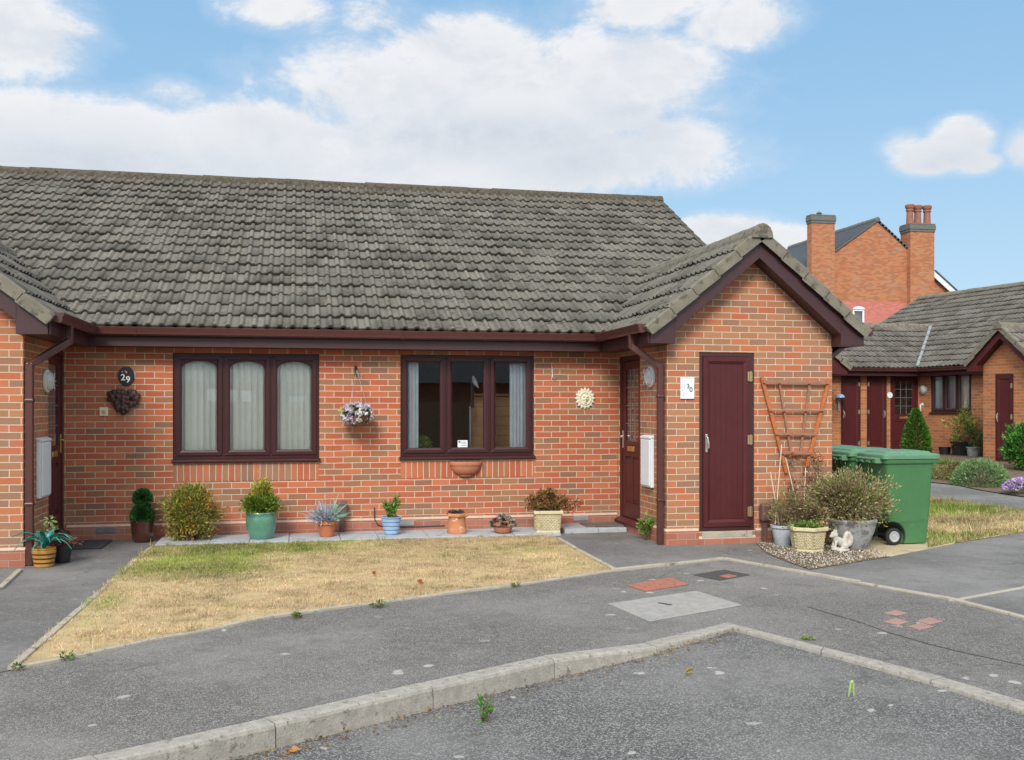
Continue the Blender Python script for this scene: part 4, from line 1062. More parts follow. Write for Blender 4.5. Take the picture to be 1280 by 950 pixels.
# lead valley between the two slopes
def zA(p): return zr0 + ((Vector((p[0], p[1], 0)) - FA.o).dot(FA.d) - eo)*tE
pts = []
for k in range(9):
    y = YW-.36 + (rw-.05)*k/8; zz = zr0-.01 + (y-(YW-.38))*tE
    # solve x where both slopes meet
    dd = (zz-zr0)/tE + eo; x = FA.o.x + (dd - (y-FA.o.y)*FA.d.y)/FA.d.x
    pts.append((x, y, zz+.064))
mb = MB()
for k in range(8): mb.bar(pts[k], Vector(pts[k+1]).lerp(Vector(pts[k]), -.1), .075, .02)
mb.build('valley_lead', M['leadlight'], NB, uv=False)
# porch roof
s1 = FPq.u*math.cos(math.radians(40)) + Vector((0, 0, math.sin(math.radians(40)))); s2 = -FPq.u*math.cos(math.radians(40)) + Vector((0, 0, math.sin(math.radians(40))))
SLn = (hw+EXn)/math.cos(math.radians(40)); L_ = 4.0
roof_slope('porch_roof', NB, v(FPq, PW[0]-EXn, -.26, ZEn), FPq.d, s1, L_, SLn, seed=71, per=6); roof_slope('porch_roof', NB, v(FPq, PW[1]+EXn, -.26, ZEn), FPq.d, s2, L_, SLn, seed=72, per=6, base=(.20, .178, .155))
zt = ZEn+(hw+EXn)*pmn
mb = MB(); verge_run(mb, v(FPq, PW[0]-EXn, -.25, ZEn), -FPq.d, s1, SLn-.05); verge_run(mb, v(FPq, PW[1]+EXn, -.25, ZEn), -FPq.d, s2, SLn-.05, seed=5); mb.build('verge', M['verge'], NB, uv=False, bevel=.005)
ridge_run('ridge', NB, v(FPq, uA, -.28, zt+.01), v(FPq, uA, 3.4, zt+.01), .125, .42, M['verge'], cap0=True, moss=False)
mb = MB(FPq.M); o = PW[0]-EXn+.02; bx = PW[0]+.012; cx = uA
def tp(x): return ZEn + min(x-(PW[0]-EXn), (PW[1]+EXn)-x)*pmn - .055
lw = lambda x: tp(x)-.235
P = [(o, -.225, 2.44), (bx, -.225, 2.44), (bx, -.225, lw(bx)), (cx, -.225, lw(cx)), (2*cx-bx, -.225, lw(bx)), (2*cx-bx, -.225, 2.44), (2*cx-o, -.225, 2.44), (2*cx-o, -.225, tp(o)), (cx, -.225, tp(cx)), (o, -.225, tp(o))]
ex = FPq.d*.222
mb.M = None; P = [FPq.M @ Vector(q) for q in P]
mb.prism([P[0], P[1], P[2], P[3], P[8], P[9]], ex); mb.prism([P[3], P[4], P[5], P[6], P[7], P[8]], ex)
mb.build('barge_board', M['upvc'], NB, bevel=.003)
# eaves
mb = MB(FA.M); mb.box(-.2, PW[0]-EXn, -.29, -.27, 2.45, 2.64); mb.box(-.3, PW[0]-.01, -.27, -.002, 2.452, 2.462); mb.box(PW[0]-EXn, PW[0]-EXn+.02, -1.95, -.27, 2.45, 2.635)
mb.M = None; mb.box(6.6, C0[0]-.1, YW-.29, YW-.27, 2.45, 2.64); mb.box(6.6, C0[0]-.05, YW-.27, YW-.002, 2.451, 2.461); mb.build('fascia', M['upvc_dark'], NB)
mb = MB(); gutter_run(mb, v(FA, .30, -.35, 2.66), v(FA, PW[0]-EXn+.02, -.35, 2.66), .06, -FA.d); gutter_run(mb, (8.0, YW-.35, 2.66), (C0[0]-.34, YW-.35, 2.66), .06, (0, -1, 0)); mb.build('gutter', M['gutter'], NB, uv=False)
mb = MB(FA.M); x = PW[0]-.22; mb.box(x-.03, x+.03, -.42, -.36, 2.30, 2.56); mb.bar((x, -.39, 2.32), (x+.12, -.06, 2.12), .06, .06); mb.box(x+.09, x+.15, -.08, -.015, GZ-.2, 2.12); mb.build('downpipe', M['gutter'], NB, bevel=.008)
# a second small porch at the far left end of the wing, mostly hidden by the near porch
gx = FW.hit(1041, 455, -1.3)[0]
mb = MB(); mb.box(gx-2.4, gx-.25, YW-1.3, YW+.5, 0, 2.46); mb.build('porch_wall', M['brick_far'], NB)
p0 = v(FW, gx+.36, -1.55, 2.62); sl = (-math.cos(math.radians(38)), 0, math.sin(math.radians(38)))
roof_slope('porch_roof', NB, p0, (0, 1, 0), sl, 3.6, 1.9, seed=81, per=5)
mb = MB(); verge_run(mb, p0, (0, -1, 0), sl, 1.85); mb.build('verge', M['verge'], NB, uv=False)
mb = MB(); mb.prism([(gx+.33, YW-1.5, 2.45), (gx+.33, YW-1.5, 2.58), (gx-1.1, YW-1.5, 3.70), (gx-1.1, YW-1.5, 3.45), (gx-.2, YW-1.5, 2.76), (gx-.2, YW-1.5, 2.45)], (0, .2, 0)); mb.box(gx+.31, gx+.33, YW-1.5, YW, 2.45, 2.6); mb.build('barge_board', M['upvc'], NB)
# fixtures by the doors
def wall_item(name, label, cat, fr, px, py, d, build, m, group=None, **k):
    u, z = fr.hit(px, py); base = fr.M @ Vector((u, 0, z)); mb = MB(); build(mb, fr, u, z)
    return tag(mb.build(name, m, None, base, **k), label, cat, group)
def disc(mb, fr, u, z, r, d0, d1, n=24, ry=None):
    mb.prism([fr.M @ Vector((u + r*math.cos(2*PI*i/n), d0, z + (ry or r)*math.sin(2*PI*i/n))) for i in range(n)], fr.d*(d1-d0))
wall_item('door_plate', 'round white number plate between the far store door and the glazed door', 'door number', FW, 1112, 494, 0, lambda mb, fr, u, z: disc(mb, fr, u, z, .085, -.02, -.002), M['plaque'], bevel=.004)
def bulk(mb, fr, u, z):
    disc(mb, fr, u, z, .12, -.05, -.002); mb.ball(fr.M @ Vector((u, -.05, z)), (.10, .05, .10) if abs(fr.d.y) > .5 else (.05, .10, .10), 16, 10)
wall_item('wall_light', 'small grey wall light left of the neighbours\' window', 'wall light', FA, 1155, 487, 0, bulk, M['lampbody'], smooth=True)
def rail(mb, fr, u, z):
    mb.tube([fr.M @ Vector(p) for p in ((u, -.004, z+.30), (u, -.07, z+.30), (u, -.07, z-.30), (u, -.004, z-.30))], .022, 8)
    for s in (-1, 1): mb.prism([fr.M @ Vector((u + .05*math.cos(2*PI*i/14), -.012, z+s*.30 + .05*math.sin(2*PI*i/14))) for i in range(14)], fr.d*.01)
wall_item('grab_rail', 'white vertical grab rail on the brick beside the glazed door', 'grab rail', FA, 1153, 519, 0, rail, M['white'], bevel=.003)
def dome(mb, fr, u, z):
    mb.lathe([(.0, .10), (.06, .09), (.11, .05), (.125, 0), (.10, -.015)], fr.M @ Vector((u, -.14, z)), 18)
    mb.bar(fr.M @ Vector((u, -.002, z-.03)), fr.M @ Vector((u, -.14, z-.03)), .04, .03)
    mb.bar(fr.M @ Vector((u, -.05, z-.03)), fr.M @ Vector((u, -.05, z-.35)), .03, .03)
wall_item('wall_light', 'small blue domed lantern beside the farthest left store door', 'wall light', FW, 1047, 497, 0, dome, M['bluedome'], smooth=True)

# ================================================================== TALL BRICK HOUSE BEHIND
YH_ = 46.0
FH = Frame((0, YH_), 0)
xa = FH.hit(1096.5, 275); xl = FH.hit(1019, 400)[0]; xr_ = FH.hit(1190, 400)[0]
HS = thing('brick_house', 'tall old orange brick house with slate roof and pink painted band behind the bungalows', 'house', (xa[0], YH_, .3))
zl = FH.hit(1044, 313); pitchL = (xa[1]-zl[1])/(xa[0]-zl[0]); zR = FH.hit(1190, 362)
zel = xa[1]-pitchL*(xa[0]-xl)
zb = FH.hit(1080, 377)[1]
wx0, wz1 = FH.hit(1066, 382); wx1, wz0 = FH.hit(1081, 408)
mb = MB(); pr_ = (xa[1]-zR[1])/(xr_-xa[0]); zer = zR[1]
wall_open(mb, FH, xl, xr_, 0, zb, [(wx0, wx1, wz0-.5, wz1-.15)], .15); mb.cur = 0
for i in range(len(mb.mi)): mb.mi[i] = 1
mb.face([(xl, YH_, zb), (xr_, YH_, zb), (xr_, YH_, zer), (xa[0], YH_, xa[1]), (xl, YH_, zel)])
mb.face([(xl, YH_, 0), (xl, YH_+9, 0), (xl, YH_+9, zel), (xl, YH_, zel)])
mb.face([(xr_, YH_, 0), (xr_, YH_+9, 0), (xr_, YH_+9, zer), (xr_, YH_, zer)])
mb.build('wall', [M['brick_old'], M['brick_pink']], HS, fix=False)
# roof slopes as thick slabs with slate courses
mb = MB()
def slate_slab(x0, z0, x1, z1, n=26):
    for k in range(n):
        a, b = k/n, (k+1)/n + .02
        P0 = Vector((x0+(x1-x0)*a, YH_-.06, z0+(z1-z0)*a)); P1 = Vector((x0+(x1-x0)*b, YH_-.06, z0+(z1-z0)*b))
        nrm = Vector((-(z1-z0), 0, (x1-x0))).normalized()
        if nrm.z < 0: nrm = -nrm
        mb.prism([P0+nrm*.05, P1+nrm*.02, P1-nrm*.06, P0-nrm*.06], (0, 9.4, 0))
slate_slab(xl-.25, zel-.25*pitchL, xa[0], xa[1]); slate_slab(xr_+.25, zer-.25*pr_, xa[0], xa[1])
rf = mb.build('roof', M['slate'], HS, uv=False)
ridge_run('ridge', HS, (xa[0], YH_-.06, xa[1]+.06), (xa[0], YH_+9.3, xa[1]+.06), .14, .45, M['stonecap'], moss=False)
mb = MB()
for (x0, z0) in ((xl-.25, zel-.25*pitchL), ): mb.bar((x0, YH_-.065, z0-.02), (xa[0], YH_-.065, xa[1]-.02), .03, .05, up=(0, 0, 1))
mb.build('verge', M['stonecap'], HS, uv=False)
mb = MB(); q0, q1 = FH.hit(1166, 341, -.2), FH.hit(1202, 374, -.2); mb.bar((q0[0], YH_-.2, q0[1]), (q1[0], YH_-.2, q1[1]), .06, .26, up=(0, 0, 1)); mb.build('barge_board', M['white'], HS, uv=False)
mb = MB(); mb.bar((q0[0]+.1, YH_+1.8, q0[1]+.12), (q1[0]+.1, YH_+1.8, q1[1]+.12), 4.2, .05, up=(0, 0, 1)); mb.build('lean_to_roof', M['slate'], HS, uv=False)
def chimney(px0, px1, pyc, pybase, d0, dep, pots):
    (x0, zt), (x1, _) = FH.hit(px0, pyc, d0), FH.hit(px1, pyc, d0); y0 = YH_+d0
    mb = MB(); mb.box(x0, x1, y0, y0+dep, pybase, zt-.30)
    c = mb.build('chimney', M['brick_old'], HS)
    mb = MB(); e = .06; mb.box(x0-e*.6, x1+e*.6, y0-e*.6, y0+dep+e*.6, zt-.42, zt-.30); mb.box(x0-e, x1+e, y0-e, y0+dep+e, zt-.298, zt-.06); mb.box(x0-.04, x1+.04, y0-.04, y0+dep+.04, zt-.058, zt+.02); mb.build('chimney_cap', M['stonecap'], c, bevel=.02)
    for (t, hh, rr_, yy) in pots:
        mb = MB(); cx_ = x0+(x1-x0)*t
        if hh > .5: prof = [(rr_*.95, -.1), (rr_*.85, hh*.30), (rr_*.80, hh*.62), (rr_*1.0, hh*.66), (rr_*1.02, hh*.70), (rr_*.85, hh*.74), (rr_*1.02, hh*.80), (rr_*1.18, hh*.86), (rr_*1.18, hh*.96), (rr_, hh), (rr_*.75, hh), (rr_*.72, hh*.8), (0, hh*.8)]
        else: prof = [(rr_*.4, -.1), (rr_*.35, hh*.3), (rr_, hh*.45), (rr_*1.1, hh*.6), (rr_*.5, hh*.8), (0, hh)]
        mb.lathe(prof, (cx_, y0+yy, zt+.02), 16); mb.build('chimney_pot', M['copper'] if hh > .5 else M['stonecap'], c, smooth=True, uv=False)
chimney(1014.5, 1043.5, 268, 3, -.30, .45, [(.52, .26, .13, .45)])
chimney(1138, 1168, 279, 3, -.30, .85, [(.10, .98, .20, .25), (.47, .98, .20, .35), (.84, .98, .20, .30)])
wn, _ = window(HS, FH, wx0, wx1, wz0-.5, wz1-.16, lights=1, mat_=M['white'], ow=.06, sw=.05, sill=.05)
mb = MB(); hwid = (wx1-wx0)/2; mb.prism([(wx0+hwid + hwid*math.cos(PI*i/12), YH_-.02, wz1-.17 + .14*math.sin(PI*i/12)) for i in range(13)], (0, .05, 0)); mb.build('window_arch', M['white'], wn, uv=False)
mb = MB(); mb.face([(wx0-.1, YH_+.2, wz0-.6), (wx1+.1, YH_+.2, wz0-.6), (wx1+.1, YH_+.2, wz1), (wx0-.1, YH_+.2, wz1)]); mb.build('room_lining', M['room'], HS, fix=False)
print('pitchL', pitchL, pr_, 'PW', PW, 'NW', NW, 'hw', hw)

# ================================================================== THINGS
POTS = 'pots standing along the front wall'
def pot(parent, prof, m, base, seg=32, sides=None, wob=0, M_=None, name='pot', soil=None, smooth=True):
    mb = MB(); mb.lathe(prof, base, sides or seg, wob=wob); o = mb.build(name, m, parent, smooth=smooth, uv=False)
    if soil:
        mb = MB(); mb.lathe([(0.001, soil[1]), (soil[0], soil[1]-.004), (soil[0], soil[1]-.03)], base, 20); mb.build('compost', M['soil'], parent, uv=False)
    return o
def rim(r, h, t=.014): return [(r, h), (r-t, h), (r-t*1.2, h-.05)]
G_Y = [(.20, .26, .03), (.30, .34, .04), (.12, .19, .03), (.38, .36, .06)]
G_D = [(.035, .085, .025), (.05, .12, .03), (.07, .16, .045), (.025, .06, .02)]
G_M = [(.08, .15, .03), (.12, .20, .045), (.16, .24, .05), (.05, .10, .025)]

def p2l(px, py, z=0): return Vector(az(px, py, z))
S0 = .030   # top of the slab strip

# 1 double-ball topiary
b = Vector((-1.79, 12.49, .004)); t = thing('potted_topiary', 'double-ball green topiary in a dark brown glazed pot beside the path', 'potted plant', b, POTS)
pot(t, [(.085, 0), (.115, .03), (.128, .14), (.135, .22), (.142, .235), (.142, .25), (.125, .25), (.12, .2)], M['brownglaze'], b, soil=(.122, .235))
parts = []
for (z, r, s) in ((.312, .122, 1), (.518, .095, 2)):
    n = int(15000*r/.13); u = unit(np.random.default_rng(s).normal(size=(n, 3))); P = np.array([b.x, b.y, b.z+z]) + u*r*(.25+.75*np.random.default_rng(s+5).random((n, 1))**.6)
    parts.append(leaves_arrays(P, .028, .014, pick([(.03, .10, .025), (.045, .15, .035), (.02, .06, .02), (.06, .19, .05)], n, s), D=u*.3, spread=3.0, seed=s))
foliage('foliage', t, parts)
mb = MB(); mb.tube([b+Vector((0, 0, .2)), b+Vector((.004, 0, .6))], .012, 8); mb.build('stem', M['bark'], t, uv=False)

# 2 golden shrub in the ground
b = Vector((-1.235, 12.36, .01)); t = thing('shrub', 'loose yellow-green shrub growing at the wall under the arched window', 'shrub', b)
P, N, idx = clump_points((b.x, b.y, b.z+.33), (.33, .26, .31), 5200, 95, .15, 8, .45); P[:, 2] = np.maximum(P[:, 2], .03)
hgt = (P[:, 2]-.05)/.6; cA = pick([(.19, .24, .04), (.28, .30, .045), (.12, .17, .035), (.28, .21, .05), (.36, .34, .07)], len(P), 9); cA[idx % 9 == 0] *= np.array([1.5, .75, .6])
foliage('foliage', t, [leaves_arrays(P, .042, .019, cA, D=N+np.array([0, 0, .4]), spread=.8, seed=10)])
stems('stem', t, b, [P[i] for i in range(0, 5200, 180)], .008, .002, seed=11, spread0=.06)

# 3 green glazed pot with yellow-green plant
b = Vector((-.425, 12.30, S0)); t = thing('potted_plant', 'large green glazed pot with a bushy yellow-green plant', 'potted plant', b, POTS)
pot(t, [(.118, 0), (.128, .01), (.150, .06), (.172, .14), (.180, .21), (.178, .26), (.172, .285), (.176, .295), (.182, .31), (.178, .322), (.160, .322), (.156, .27)], M['greenglaze'], b, soil=(.158, .30))
P1, N1, i1 = clump_points((b.x-.005, b.y, b.z+.40), (.21, .17, .10), 2200, 45, .2, 14, .4); P2, N2, i2 = clump_points((b.x+.01, b.y, b.z+.52), (.085, .08, .155), 1400, 40, .25, 15, .4)
foliage('foliage', t, [leaves_arrays(P1, .050, .022, pick([(.10, .19, .025), (.15, .26, .03), (.07, .14, .02), (.25, .30, .04)], len(P1), 16), D=N1+np.array([0, 0, .5]), spread=.7, seed=17), leaves_arrays(P2, .045, .02, pick([(.38, .36, .05), (.28, .31, .045), (.46, .40, .09), (.18, .24, .04)], len(P2), 18), D=N2+np.array([0, 0, .5]), spread=.7, seed=19)])
stems('stem', t, b+Vector((0, 0, .3)), [P2[i] for i in range(0, 1400, 110)]+[P1[i] for i in range(0, 2200, 160)], .006, .002, seed=20)

# 4 terracotta pot with silver plant
b = Vector((.345, 12.36, S0)); t = thing('potted_plant', 'orange plastic terracotta pot with silvery spiky plant', 'potted plant', b, POTS)
pot(t, [(.080, 0), (.086, .01), (.102, .14), (.104, .145), (.118, .146), (.121, .18), (.121, .188), (.107, .188), (.10, .15)], M['terracotta'], b, soil=(.105, .17))
r = np.random.default_rng(4); n = 420; a = r.random(n)*2*PI; e = r.random(n)**.6*1.25; Dd = np.stack([np.cos(a)*np.sin(e), np.sin(a)*np.sin(e), np.cos(e)], 1)
P = np.array([b.x, b.y, b.z+.17]) + Dd*np.array([.05, .05, .02]); cs = np.where((Dd[:, :1] > .25), pick([(.22, .40, .30), (.28, .46, .36)], n, 5), pick([(.42, .46, .52), (.52, .56, .60), (.33, .36, .44)], n, 6))
P3, N3, _ = clump_points((b.x-.03, b.y-.03, b.z+.24), (.16, .12, .075), 900, 40, .2, 33, .4)
foliage('foliage', t, [leaves_arrays(P, .215, .011, cs, D=Dd, spread=.18, seed=7, fold=.1), leaves_arrays(P3, .034, .012, pick([(.46, .48, .56), (.36, .37, .46), (.56, .58, .62)], 900, 34), D=N3, spread=.8, seed=35)])

# 5 brown capped riser posts
def riser(loc, label, h=.40):
    t = thing('cable_riser', label, 'utility post', loc, 'brown capped utility risers against the walls'); b = Vector(loc)
    mb = MB(); mb.box(b.x-.026, b.x+.026, b.y-.02, b.y+.02, b.z-.02, b.z+h*.58); mb.box(b.x-.040, b.x-.030, b.y-.01, b.y+.012, b.z-.02, b.z+h*.56); mb.build('post', M['riser'], t, bevel=.006)
    mb = MB(); mb.box(b.x-.062, b.x+.062, b.y-.055, b.y+.045, b.z+h*.55, b.z+h); mb.build('cap', M['riser'], t, bevel=.028)
riser((.545, 12.70, S0), 'brown capped riser post against the wall beside the silvery plant', .39)
riser((5.335, 10.86, 0), 'brown capped riser post beside the store door and the trellis', .47)

# 6 blue ribbed pot
b = Vector((1.12, 12.35, S0)); t = thing('potted_plant', 'small blue ribbed pot with upright green plant', 'potted plant', b, POTS)
pr = [(.072, 0), (.078, .01)]
for k in range(4): z = .015+k*.048; r_ = .080+k*.0095; pr += [(r_, z), (r_+.010, z+.006), (r_+.013, z+.036), (r_+.003, z+.045)]
pr += [(.122, .205), (.128, .212), (.128, .222), (.112, .222), (.108, .18)]
pot(t, pr, M['blueglaze'], b, soil=(.110, .205))
parts = []; tips = []
for k, (dx, dy, h) in enumerate(((-.085, 0, .20), (-.06, .05, .16), (-.02, .02, .13), (.03, -.03, .18), (.075, .02, .27), (.10, 0, .19), (.05, .06, .22), (-.03, -.06, .15), (0.0, .05, .17))):
    n = 95; tt = np.linspace(.1, 1, n); P = np.stack([b.x+dx*tt*1.1, b.y+dy*tt, b.z+.21+h*tt], 1) + np.random.default_rng(k).normal(size=(n, 3))*.012
    parts.append(leaves_arrays(P, .040, .017, pick([(.10, .22, .03), (.16, .30, .045), (.06, .13, .025), (.26, .34, .06)], n, k+50), D=np.random.default_rng(k+9).normal(size=(n, 3))+np.array([0, 0, .9]), spread=.3, seed=k+60)); tips.append(P[-1])
foliage('foliage', t, parts); stems('stem', t, b+Vector((0, 0, .19)), tips, .005, .002, bend=.05)
# black cable loop on the wall
mb = MB(); q = [ay(468, 634, D-.03), ay(468, 648, D-.03), ay(472, 656, D-.03), ay(482, 659, D-.03), ay(520, 658.5, D-.03), ay(556, 657, D-.03)]; mb.tube(q, .006, 6)
tag(mb.build('cable', M['black'], None, q[0], uv=False), 'thin black cable clipped along the plinth behind the blue pot', 'cable')

# 7 terracotta urn with flaking paint
b = Vector((1.925, 12.30, S0)); t = thing('strawberry_pot', 'orange clay jar with flaking white paint and dead moss on top', 'clay jar', b, POTS)
pot(t, [(.118, 0), (.124, .015), (.118, .05), (.108, .11), (.104, .17), (.106, .20), (.122, .215), (.126, .235), (.122, .25), (.108, .255), (.104, .235), (.10, .2)], M['terrapeel'], b, soil=(.104, .245), wob=.012)
for k in range(3):
    a = -PI/2 + (k-1)*1.0; mb = MB(); c = b + Vector((.118*math.cos(a), .118*math.sin(a), .225)); mb.ball(c, (.03, .022, .018), 10, 6); mb.build('lip', M['terrapeel'], t, smooth=True, uv=False)
P, N, _ = clump_points((b.x-.005, b.y, b.z+.262), (.085, .07, .022), 900, 40, .25, 71, .3); foliage('foliage', t, [leaves_arrays(P, .022, .010, pick([(.07, .075, .05), (.11, .10, .07), (.05, .06, .04)], 900, 72), D=N, seed=73)])

# 8 succulents in a shallow bowl
b = Vector((2.50, 12.27, S0)); t = thing('succulent_bowl', 'shallow clay bowl spilling over with grey-red succulents', 'potted plant', b, POTS)
pot(t, [(.075, 0), (.10, .012), (.118, .06), (.122, .072), (.112, .072), (.10, .05)], M['terrawall'], b, soil=(.108, .06))
parts = []; rr = random.Random(8)
for k in range(48):
    a = rr.uniform(0, 2*PI); q = rr.random()**.6; c = np.array([b.x+.175*q*math.cos(a), b.y+.12*q*math.sin(a), b.z+.07+.125*(1-q*q)+rr.uniform(-.01, .01)]); n = 30; r = np.random.default_rng(k)
    Dd = unit(r.normal(size=(n, 3))*np.array([1, 1, .4])+np.array([.5*q*math.cos(a), .5*q*math.sin(a)-.15, .55])); cc = pick([[(.36, .40, .34), (.45, .48, .42)], [(.20, .10, .08), (.26, .13, .10)], [(.28, .33, .22), (.38, .36, .30)]][k % 3], n, k)
    parts.append(leaves_arrays(np.tile(c, (n, 1)), .036, .021, cc, D=Dd, spread=.3, seed=k+80))
foliage('foliage', t, parts)
stems('stem', t, b+Vector((0, 0, .09)), [(b.x-.01+dx, b.y, b.z+h) for dx, h in ((-.02, .24), (.02, .27), (.05, .22), (-.07, .20))], .003, .0012, M['bark'], bend=.1)

# 9 square cream lattice planter
def lattice_planter(t, b, r0, r1, h, sides, m, rot=PI/4, cell=.042):
    """tapered planter with raised diagonal lattice on each side"""
    mb = MB(); n = sides; k = 1/math.cos(PI/n)
    def ringp(r, z): return [Vector((b.x + r*k*math.cos(rot+2*PI*i/n), b.y + r*k*math.sin(rot+2*PI*i/n), b.z+z)) for i in range(n)]
    prof = [(r0*1.03, 0), (r0*1.03, h*.07), (r0, h*.10), (r0+(r1-r0)*.78, h*.80), (r1*1.0, h*.83), (r1*1.10, h*.86), (r1*1.10, h), (r1*.97, h), (r1*.93, h*.8)]
    R = [ringp(*p) for p in prof]; V = sum(R, []); fs = [tuple(range(n-1, -1, -1))]
    for j in range(len(R)-1):
        for i in range(n): i2 = (i+1) % n; fs.append((j*n+i, j*n+i2, (j+1)*n+i2, (j+1)*n+i))
    mb.add(V, fs); mb.mi = [1 if 3*n < i_ <= 3*n+n and False else q_ for i_, q_ in enumerate(mb.mi)]; nf = 1+2*n
    for i_ in range(nf, nf+n): mb.mi[i_] = 1
    p = mb.build('pot', [m, M['creamdark']], t, bevel=.005, uv=False)
    mb = MB()
    for i in range(n):
        A0, A1, B0, B1 = R[2][i], R[2][(i+1) % n], R[3][i], R[3][(i+1) % n]; w = (A1-A0).length; hh = (B0-A0).length
        nn = (A1-A0).cross(B0-A0).normalized(); ctr = (A0+A1+B0+B1)/4
        if nn.dot(ctr-b) < 0: nn = -nn
        def q(x, y): return A0.lerp(A1, x).lerp(B0.lerp(B1, x), y) + nn*.002
        sx = cell/w; sy = cell*1.1/hh; sl = sx/sy
        for sg in (1, -1):
            for s in range(-int(1/sx)-8, int(1/sx)*2+8):
                # clip line x = s*sx + sg*sl*y to the unit square with margins
                pts = []
                x0 = s*sx; y0, y1 = .06, .94
                xa_, xb_ = x0+sg*sl*y0, x0+sg*sl*y1
                lo, hi = .08, .92
                t0, t1 = 0.0, 1.0; dx = xb_-xa_
                if abs(dx) < 1e-9: continue
                ta, tb = (lo-xa_)/dx, (hi-xa_)/dx
                if ta > tb: ta, tb = tb, ta
                t0, t1 = max(0, ta), min(1, tb)
                if t1-t0 < .05: continue
                mb.bar(q(xa_+dx*t0, y0+(y1-y0)*t0), q(xa_+dx*t1, y0+(y1-y0)*t1), .012, .012, up=nn)
    mb.build('lattice', m, t, uv=False)
    mb = MB(); mb.face([b + Vector((r1*.95*k*math.cos(rot+2*PI*i/n), r1*.95*k*math.sin(rot+2*PI*i/n), h*.9)) for i in range(n)]); mb.build('compost', M['soil'], t, fix=False, uv=False)
b = Vector((3.07, 12.27, S0)); t = thing('potted_plant', 'square cream lattice planter with reddish brown spreading plant', 'potted plant', b, POTS)
lattice_planter(t, b, .145, .165, .275, 4, M['cream'], rot=PI/4-.15, cell=.040)
parts = []; tips = []; rr = random.Random(31)
for k in range(95):
    a = rr.uniform(0, 2*PI); e = rr.uniform(.1, 1.45); L = rr.uniform(.08, .27); tip = np.array([b.x+L*1.05*math.sin(e)*math.cos(a), b.y+L*.8*math.sin(e)*math.sin(a), b.z+.26+L*math.cos(e)*1.0])
    tips.append(tip); n = 34; r = np.random.default_rng(k+300); P = tip + r.normal(size=(n, 3))*np.array([.026, .026, .014])
    parts.append(leaves_arrays(P, .034, .018, pick([(.20, .085, .03), (.26, .13, .045), (.15, .10, .025), (.19, .17, .04), (.28, .11, .05)], n, k+310), D=r.normal(size=(n, 3))+np.array([math.cos(a)*.6, math.sin(a)*.6, .6]), spread=.3, seed=k+320))
for (dx, dz_) in ((.29, .36), (.26, .30), (.37, .35), (.41, .37), (.30, .27)):
    tip = np.array([b.x+dx, b.y-.03, b.z+dz_]); tips.append(tip); r = np.random.default_rng(int(dx*100)); parts.append(leaves_arrays(tip + r.normal(size=(22, 3))*.020, .032, .016, pick([(.16, .08, .03), (.13, .10, .03)], 22, 5), seed=int(dx*100)))
foliage('foliage', t, parts); stems('stem', t, b+Vector((0, 0, .25)), tips, .004, .002, seed=33, spread0=.06)

# 10 pots by the left porch
b = Vector((-2.475, 10.77, .004)); t = thing('potted_plant', 'ochre banded pot with teal sword-shaped leaves beside the downpipe', 'potted plant', b)
pr = [(.085, 0)]
for k in range(4): z = .005+k*.043; r_ = .088+k*.006; pr += [(r_, z), (r_+.006, z+.006), (r_+.008, z+.032), (r_, z+.038)]
pr += [(.112, .178), (.112, .192), (.098, .192), (.094, .15)]; pot(t, pr, M['goldglaze'], b, soil=(.097, .175))
mb = MB()
for z in (.045, .088, .131): mb.lathe([(.089+z*.14, z-.004), (.0955+z*.14, z-.005), (.0955+z*.14, z+.005), (.089+z*.14, z+.004)], b, 32)
mb.build('band', M['brownglaze'], t, uv=False)
mb = MB(); rr = random.Random(5); VV = []
for k in range(22):
    a = rr.uniform(0, 2*PI); L = rr.uniform(.22, .34); e0 = rr.uniform(.25, .75); w = rr.uniform(.030, .044); d = Vector((math.cos(a), math.sin(a), 0)); s_ = Vector((-d.y, d.x, 0)); prev = None
    for i in range(7):
        tt = i/6; ang_ = e0 + tt*tt*.85; c = b + Vector((0, 0, .17)) + d*(L*tt*math.sin(ang_)) + Vector((0, 0, L*tt*math.cos(ang_)*1.05)); ww = w*math.sin(PI*min(.98, .12+tt*.86))**.8
        cur = (c - s_*ww/2 + Vector((0, 0, .008)), c, c + s_*ww/2 + Vector((0, 0, .008)))
        if prev: mb.add([prev[0], prev[1], cur[1], cur[0]], [(0, 1, 2, 3)]); mb.add([prev[1], prev[2], cur[2], cur[1]], [(0, 1, 2, 3)])
        prev = cur
mb.build('foliage', plain('teal_leaf', (.028, .215, .175), .4, .25, 18, .1, spec=.5, stain=((.20, .42, .34), 16, .56)), t, fix=False, uv=False)
b = Vector((-2.36, 11.02, .004)); t = thing('potted_plant', 'black plastic pot with withered red-brown plant behind the ochre pot', 'potted plant', b)
pot(t, [(.070, 0), (.074, .01), (.094, .15), (.104, .152), (.106, .178), (.094, .178), (.088, .14)], M['black'], b, soil=(.092, .165))
P, N, _ = clump_points((b.x, b.y, b.z+.20), (.14, .12, .035), 700, 30, .25, 91, .3); foliage('foliage', t, [leaves_arrays(P, .032, .013, pick([(.16, .05, .035), (.22, .08, .05), (.10, .05, .03)], 700, 92), D=N, seed=93)])
mb = MB(); b2 = b + Vector((-.10, .03, 0)); tips = [(b.x-.14, b.y+.02, b.z+.36), (b.x-.12, b.y, b.z+.44), (b.x-.09, b.y+.02, b.z+.33), (b.x-.17, b.y+.03, b.z+.31)]
stems('stem', t, b+Vector((-.02, 0, .16)), tips, .004, .002, bend=.1)
